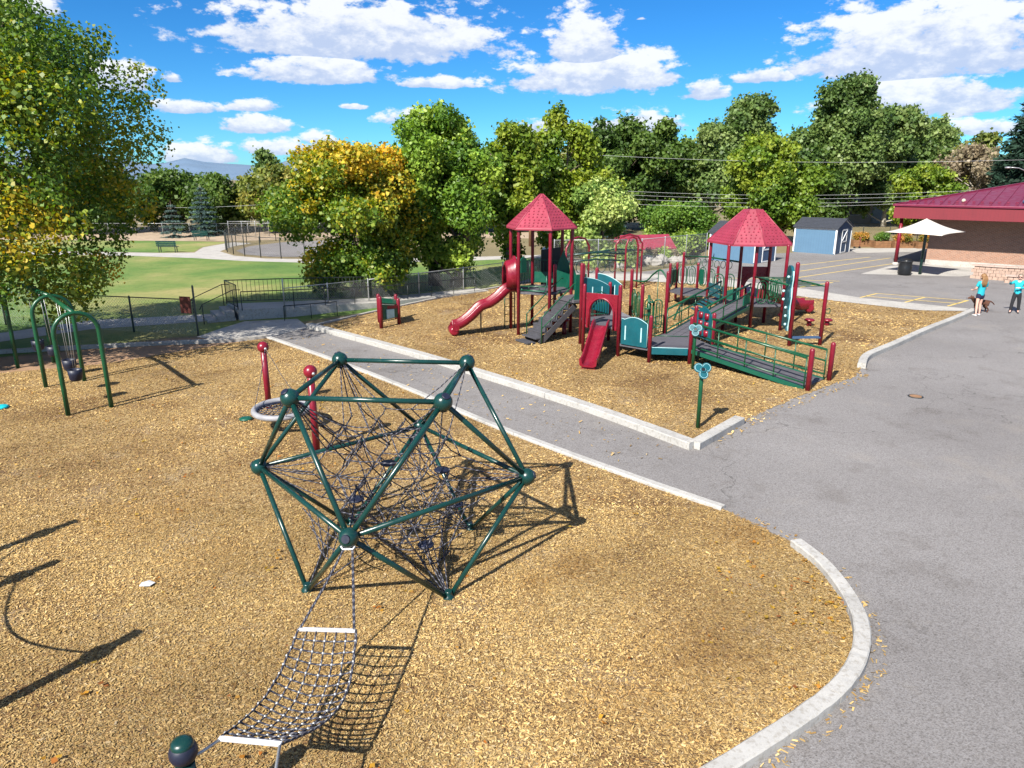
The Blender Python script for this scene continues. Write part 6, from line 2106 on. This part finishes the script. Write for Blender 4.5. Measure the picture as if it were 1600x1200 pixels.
for i in range(6):
    c = Vector((2.9, 36.45, 1.25)).lerp(Vector((5.8, 37.15, 1.25)), i / 5)
    MB().tube([c + Vector((.2 * math.cos(2 * pi * k / 12), .05 * math.cos(2 * pi * k / 12), .32 * math.sin(2 * pi * k / 12))) for k in range(12)], .02, 6, closed=True).build('loop', 'dkgreen', ol_)
# stepping pods on the chips
for (x, y, h, lab) in ((11.75, 27.6, .30, 'red mushroom stepping pod between the monkey bars and the sidewalk'), (12.5, 27.7, .28, 'red mushroom stepping pod farther from the climbing board'), (10.95, 28.3, .38, 'red mushroom stepping pod under the curved slide'), (1.95, 26.0, .62, 'short red stepping post under the stairs')):
    t = thing('stepping_pod', (x, y, 0), lab, 'stepping pod', 'stepping pods')
    MB().lathe((x, y, 0), [(.10, -.03), (.085, .1), (.09, h - .1)], 14).build('stem', 'red', t)
    MB().lathe((x, y, h - .1), [(.09, -.02), (.19, .01), (.20, .05), (.16, .09), (.02, .10)], 18).build('cap', 'redplastic', t)

# ------------------------------------------------------------------ trees and hills
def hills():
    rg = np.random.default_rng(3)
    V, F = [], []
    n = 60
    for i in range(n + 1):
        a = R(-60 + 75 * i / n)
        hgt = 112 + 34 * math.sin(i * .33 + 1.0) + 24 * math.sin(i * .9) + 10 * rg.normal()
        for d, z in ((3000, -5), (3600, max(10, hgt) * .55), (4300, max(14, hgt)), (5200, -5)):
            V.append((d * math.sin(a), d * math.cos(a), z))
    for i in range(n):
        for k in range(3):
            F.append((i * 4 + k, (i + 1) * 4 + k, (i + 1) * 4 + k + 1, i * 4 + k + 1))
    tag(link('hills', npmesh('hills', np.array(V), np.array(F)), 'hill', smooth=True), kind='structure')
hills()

def ly(cent):       # the big near tree: green above, yellowing low on its outer sprays
    f = .10 + .20 * np.sin(cent[:, 0] * 1.7 + cent[:, 2] * 1.3 + cent[:, 1] * .7)
    f = f + np.where((cent[:, 2] < 6.6) & (cent[:, 0] < -15.2), .60, 0) + np.where((cent[:, 2] > 4.2) & (cent[:, 2] < 7.4) & (cent[:, 0] > -13.9), .28, 0) + np.where(cent[:, 2] < 4.2, .10, 0)
    return np.clip(f, .02, .72)
tree('ash_tree', 'big near green tree with yellowing lower leaves overhanging the green swing set', 'tree', -17.7, 23.2, 11.4, 5.5, 'autumn', 88000, .089, bottom=.15, trunk=.26, nclump=150, seed=23, yel=ly, clump=.25, lean=(1.5, 0))
def yy(cent):
    f = .26 + (cent[:, 2] - 3.4) * .125 + (cent[:, 0] + 8.1) * .05
    f = np.where((cent[:, 2] < 3.0) & (cent[:, 0] < -9.0), .55, np.maximum(f, .22))
    return np.clip(f, .08, .95)
tree('ash_tree', 'rounded tree with golden orange crown top, behind the guard rail ramp', 'tree', -7.8, 35.4, 6.9, 4.0, 'autumn', 56000, .12, bottom=.12, trunk=.21, nclump=72, seed=12, yel=yy, clump=.30)
tree('ash_tree', 'tall bright green tree with several pointed tops behind the wave slide', 'tree', -3.7, 38.4, 10.0, 3.5, 'fresh', 58000, .125, bottom=.14, trunk=.30, nclump=58, seed=17, shape='tall', clump=.32, stems=2)
G1 = 'trees along the street behind the playground'
T = [  # x, y, h, r, palette, leaves, size, shape, seed, label
    (-.2, 46, 10.2, 2.4, 'yellowgreen', 17000, .2, 'tall', 21, 'slim olive green tree with a thin top beside the tall bright green tree'),
    (3.5, 49, 10.2, 2.7, 'yellowgreen', 20000, .2, 'oval', 22, 'yellow green tree rising behind the pointed red roof'),
    (5.9, 47.5, 5.6, 2.5, 'pale', 18000, .18, 'round', 23, 'low pale green tree just right of the pointed red roof'),
    (12.0, 82, 12.0, 5.2, 'dark', 20000, .34, 'round', 24, 'broad dark green tree with rusty patches behind the power lines'),
    (17.5, 84, 12.2, 4.4, 'dark', 18000, .34, 'round', 25, 'dark green tree standing behind the rounded hedge'),
    (22.5, 84, 13.2, 4.6, 'cotton', 20000, .34, 'tall', 26, 'grey green cottonwood behind the rounded hedge'),
    (27.3, 86, 16.8, 4.6, 'cotton', 24000, .34, 'tall', 27, 'tall grey green cottonwood towering behind the hipped red roof'),
    (22.0, 64, 9.4, 4.2, 'yellowgreen', 30000, .24, 'oval', 28, 'full yellow green tree directly behind the hipped red roof'),
    (37.6, 85, 19.0, 5.4, 'cotton', 36000, .34, 'tall', 29, 'tallest cottonwood, dark green, behind the blue shed'),
    (45.0, 88, 14.0, 4.2, 'cotton', 18000, .36, 'oval', 30, 'broken cottonwood with bare limbs behind the school roof corner'),
    (51.5, 104, 14.6, 3.0, 'cotton', 11000, .4, 'tall', 31, 'thin far cottonwood with a feathery crown over the school roof'),
    (57.0, 106, 15.6, 3.0, 'cotton', 11000, .4, 'tall', 32, 'second thin far cottonwood over the school roof'),
    (62.0, 108, 16.4, 3.2, 'cotton', 11000, .4, 'tall', 33, 'third thin far cottonwood over the school roof'),
    (55.5, 88, 11.0, 3.6, 'olive', 14000, .34, 'round', 34, 'rounded olive green tree over the school roof'),
    (47.8, 76, 9.2, 4.4, 'grey', 9000, .26, 'round', 35, 'half bare brown grey tree above the maroon school roof'),
    (41.5, 74, 7.0, 3.0, 'yellowgreen', 12000, .26, 'round', 36, 'yellow leaved small tree left of the maroon school roof'),
    (33.0, 82, 9.0, 4.2, 'dark', 16000, .34, 'round', 37, 'dark low tree behind the blue shed'),
    (30.5, 92, 11.0, 4.5, 'cotton', 14000, .4, 'round', 38, 'grey green tree in the row behind the yellow green tree'),
    (8.5, 88, 9.4, 4.8, 'olive', 14000, .36, 'round', 39, 'olive tree far behind the pale green tree'),
    (2.0, 84, 9.2, 4.8, 'dark', 14000, .36, 'round', 40, 'dark tree far behind the slim olive tree'),
    (-5.0, 80, 8.6, 4.8, 'dark', 14000, .36, 'round', 41, 'dark tree far behind the tall bright green tree'),
    (-12.0, 84, 8.6, 4.4, 'olive', 13000, .36, 'round', 42, 'olive tree far behind the golden topped tree'),
    (-37.0, 80, 6.3, 4.6, 'dark', 13000, .34, 'round', 43, 'dark tree at the far left end of the park row'),
    (-31.8, 79, 5.9, 3.4, 'dark', 12000, .32, 'round', 44, 'dark rounded tree in the park row under the hills'),
    (-27.6, 86, 7.0, 3.0, 'olive', 9000, .34, 'oval', 45, 'olive green tree in the park row under the hills'),
    (-30.6, 92, 10.2, 1.9, 'cotton', 6000, .36, 'tall', 46, 'narrow tree standing tallest in the park row'),
    (-25.0, 78, 6.8, 3.6, 'olive', 13000, .32, 'round', 47, 'olive brown tree beside the oval track fence'),
    (-20.0, 82, 7.6, 4.2, 'dark', 13000, .34, 'round', 48, 'dark tree behind the oval track'),
    (-46.0, 78, 8.4, 5.0, 'dark', 13000, .36, 'round', 49, 'dark tree seen past the huge tree by the swings'),
    (-56.0, 76, 9.0, 5.0, 'olive', 12000, .38, 'round', 50, 'olive tree seen past the huge tree by the swings'),
]
for (x, y, h, r, p, n, s, sh, sd_, lab) in T:
    h *= .94
    n, s = (int(n * 1.34), s * .80) if p in ('cotton', 'dark') else (int(n * 1.22), s * .84)
    y_f = None
    if p == 'rust': y_f = lambda c: np.clip((c[:, 2] - 4) * .08, 0, .7)
    if p == 'dark': y_f = lambda c: np.clip(.35 + .25 * np.sin(c[:, 0] * 1.3 + c[:, 2]), 0, 1)
    tree('street_tree', lab, 'tree', x, y, h, r, p, n, s, bottom=.10, trunk=.16 + r * .03, nclump=40, seed=sd_, shape=sh, group=G1, yel=y_f,
         bark='barkpale' if p in ('cotton', 'grey') else 'barkm', clump=.33)
conifer('spruce_tree', 'big dark spruce rising behind the school roof', 49.2, 70, 16.2, 4.8, (.020, .045, .028), 3, dens=1.3)
conifer('spruce_tree', 'taller blue spruce in the park row', -31.2, 73.5, 5.2, 1.7, (.075, .125, .115), 4)
conifer('spruce_tree', 'shorter blue spruce at the front of the park row', -33.4, 71.5, 3.6, 1.4, (.085, .135, .12), 5)
conifer('spruce_tree', 'dark blue spruce between the hedge and the pale green tree', 9.9, 74, 6.4, 1.7, (.035, .07, .07), 6)
shrub('rounded_hedge', 'big clipped rounded green hedge behind the red shelter roof', 15.2, 66, 5.3, 3.2, 'hedge', 30000, .2, 61, cat='hedge', z0=-1.0, nc=44)
shrub('street_shrub', 'small orange leaved shrub beside the red shelter roof', 9.4, 63, 3.0, .9, 'rust', 4000, .14, 62, z0=-1.5)
# one more tree stands just left of the view: its shadow lies over the fence foot
tree('shade_tree', 'leafy tree left of the swings, shading the foot of the fence', 'tree', -21.8, 17.0, 9.5, 3.4, 'autumn', 8000, .30, bottom=.3, trunk=.2, nclump=30, seed=75)
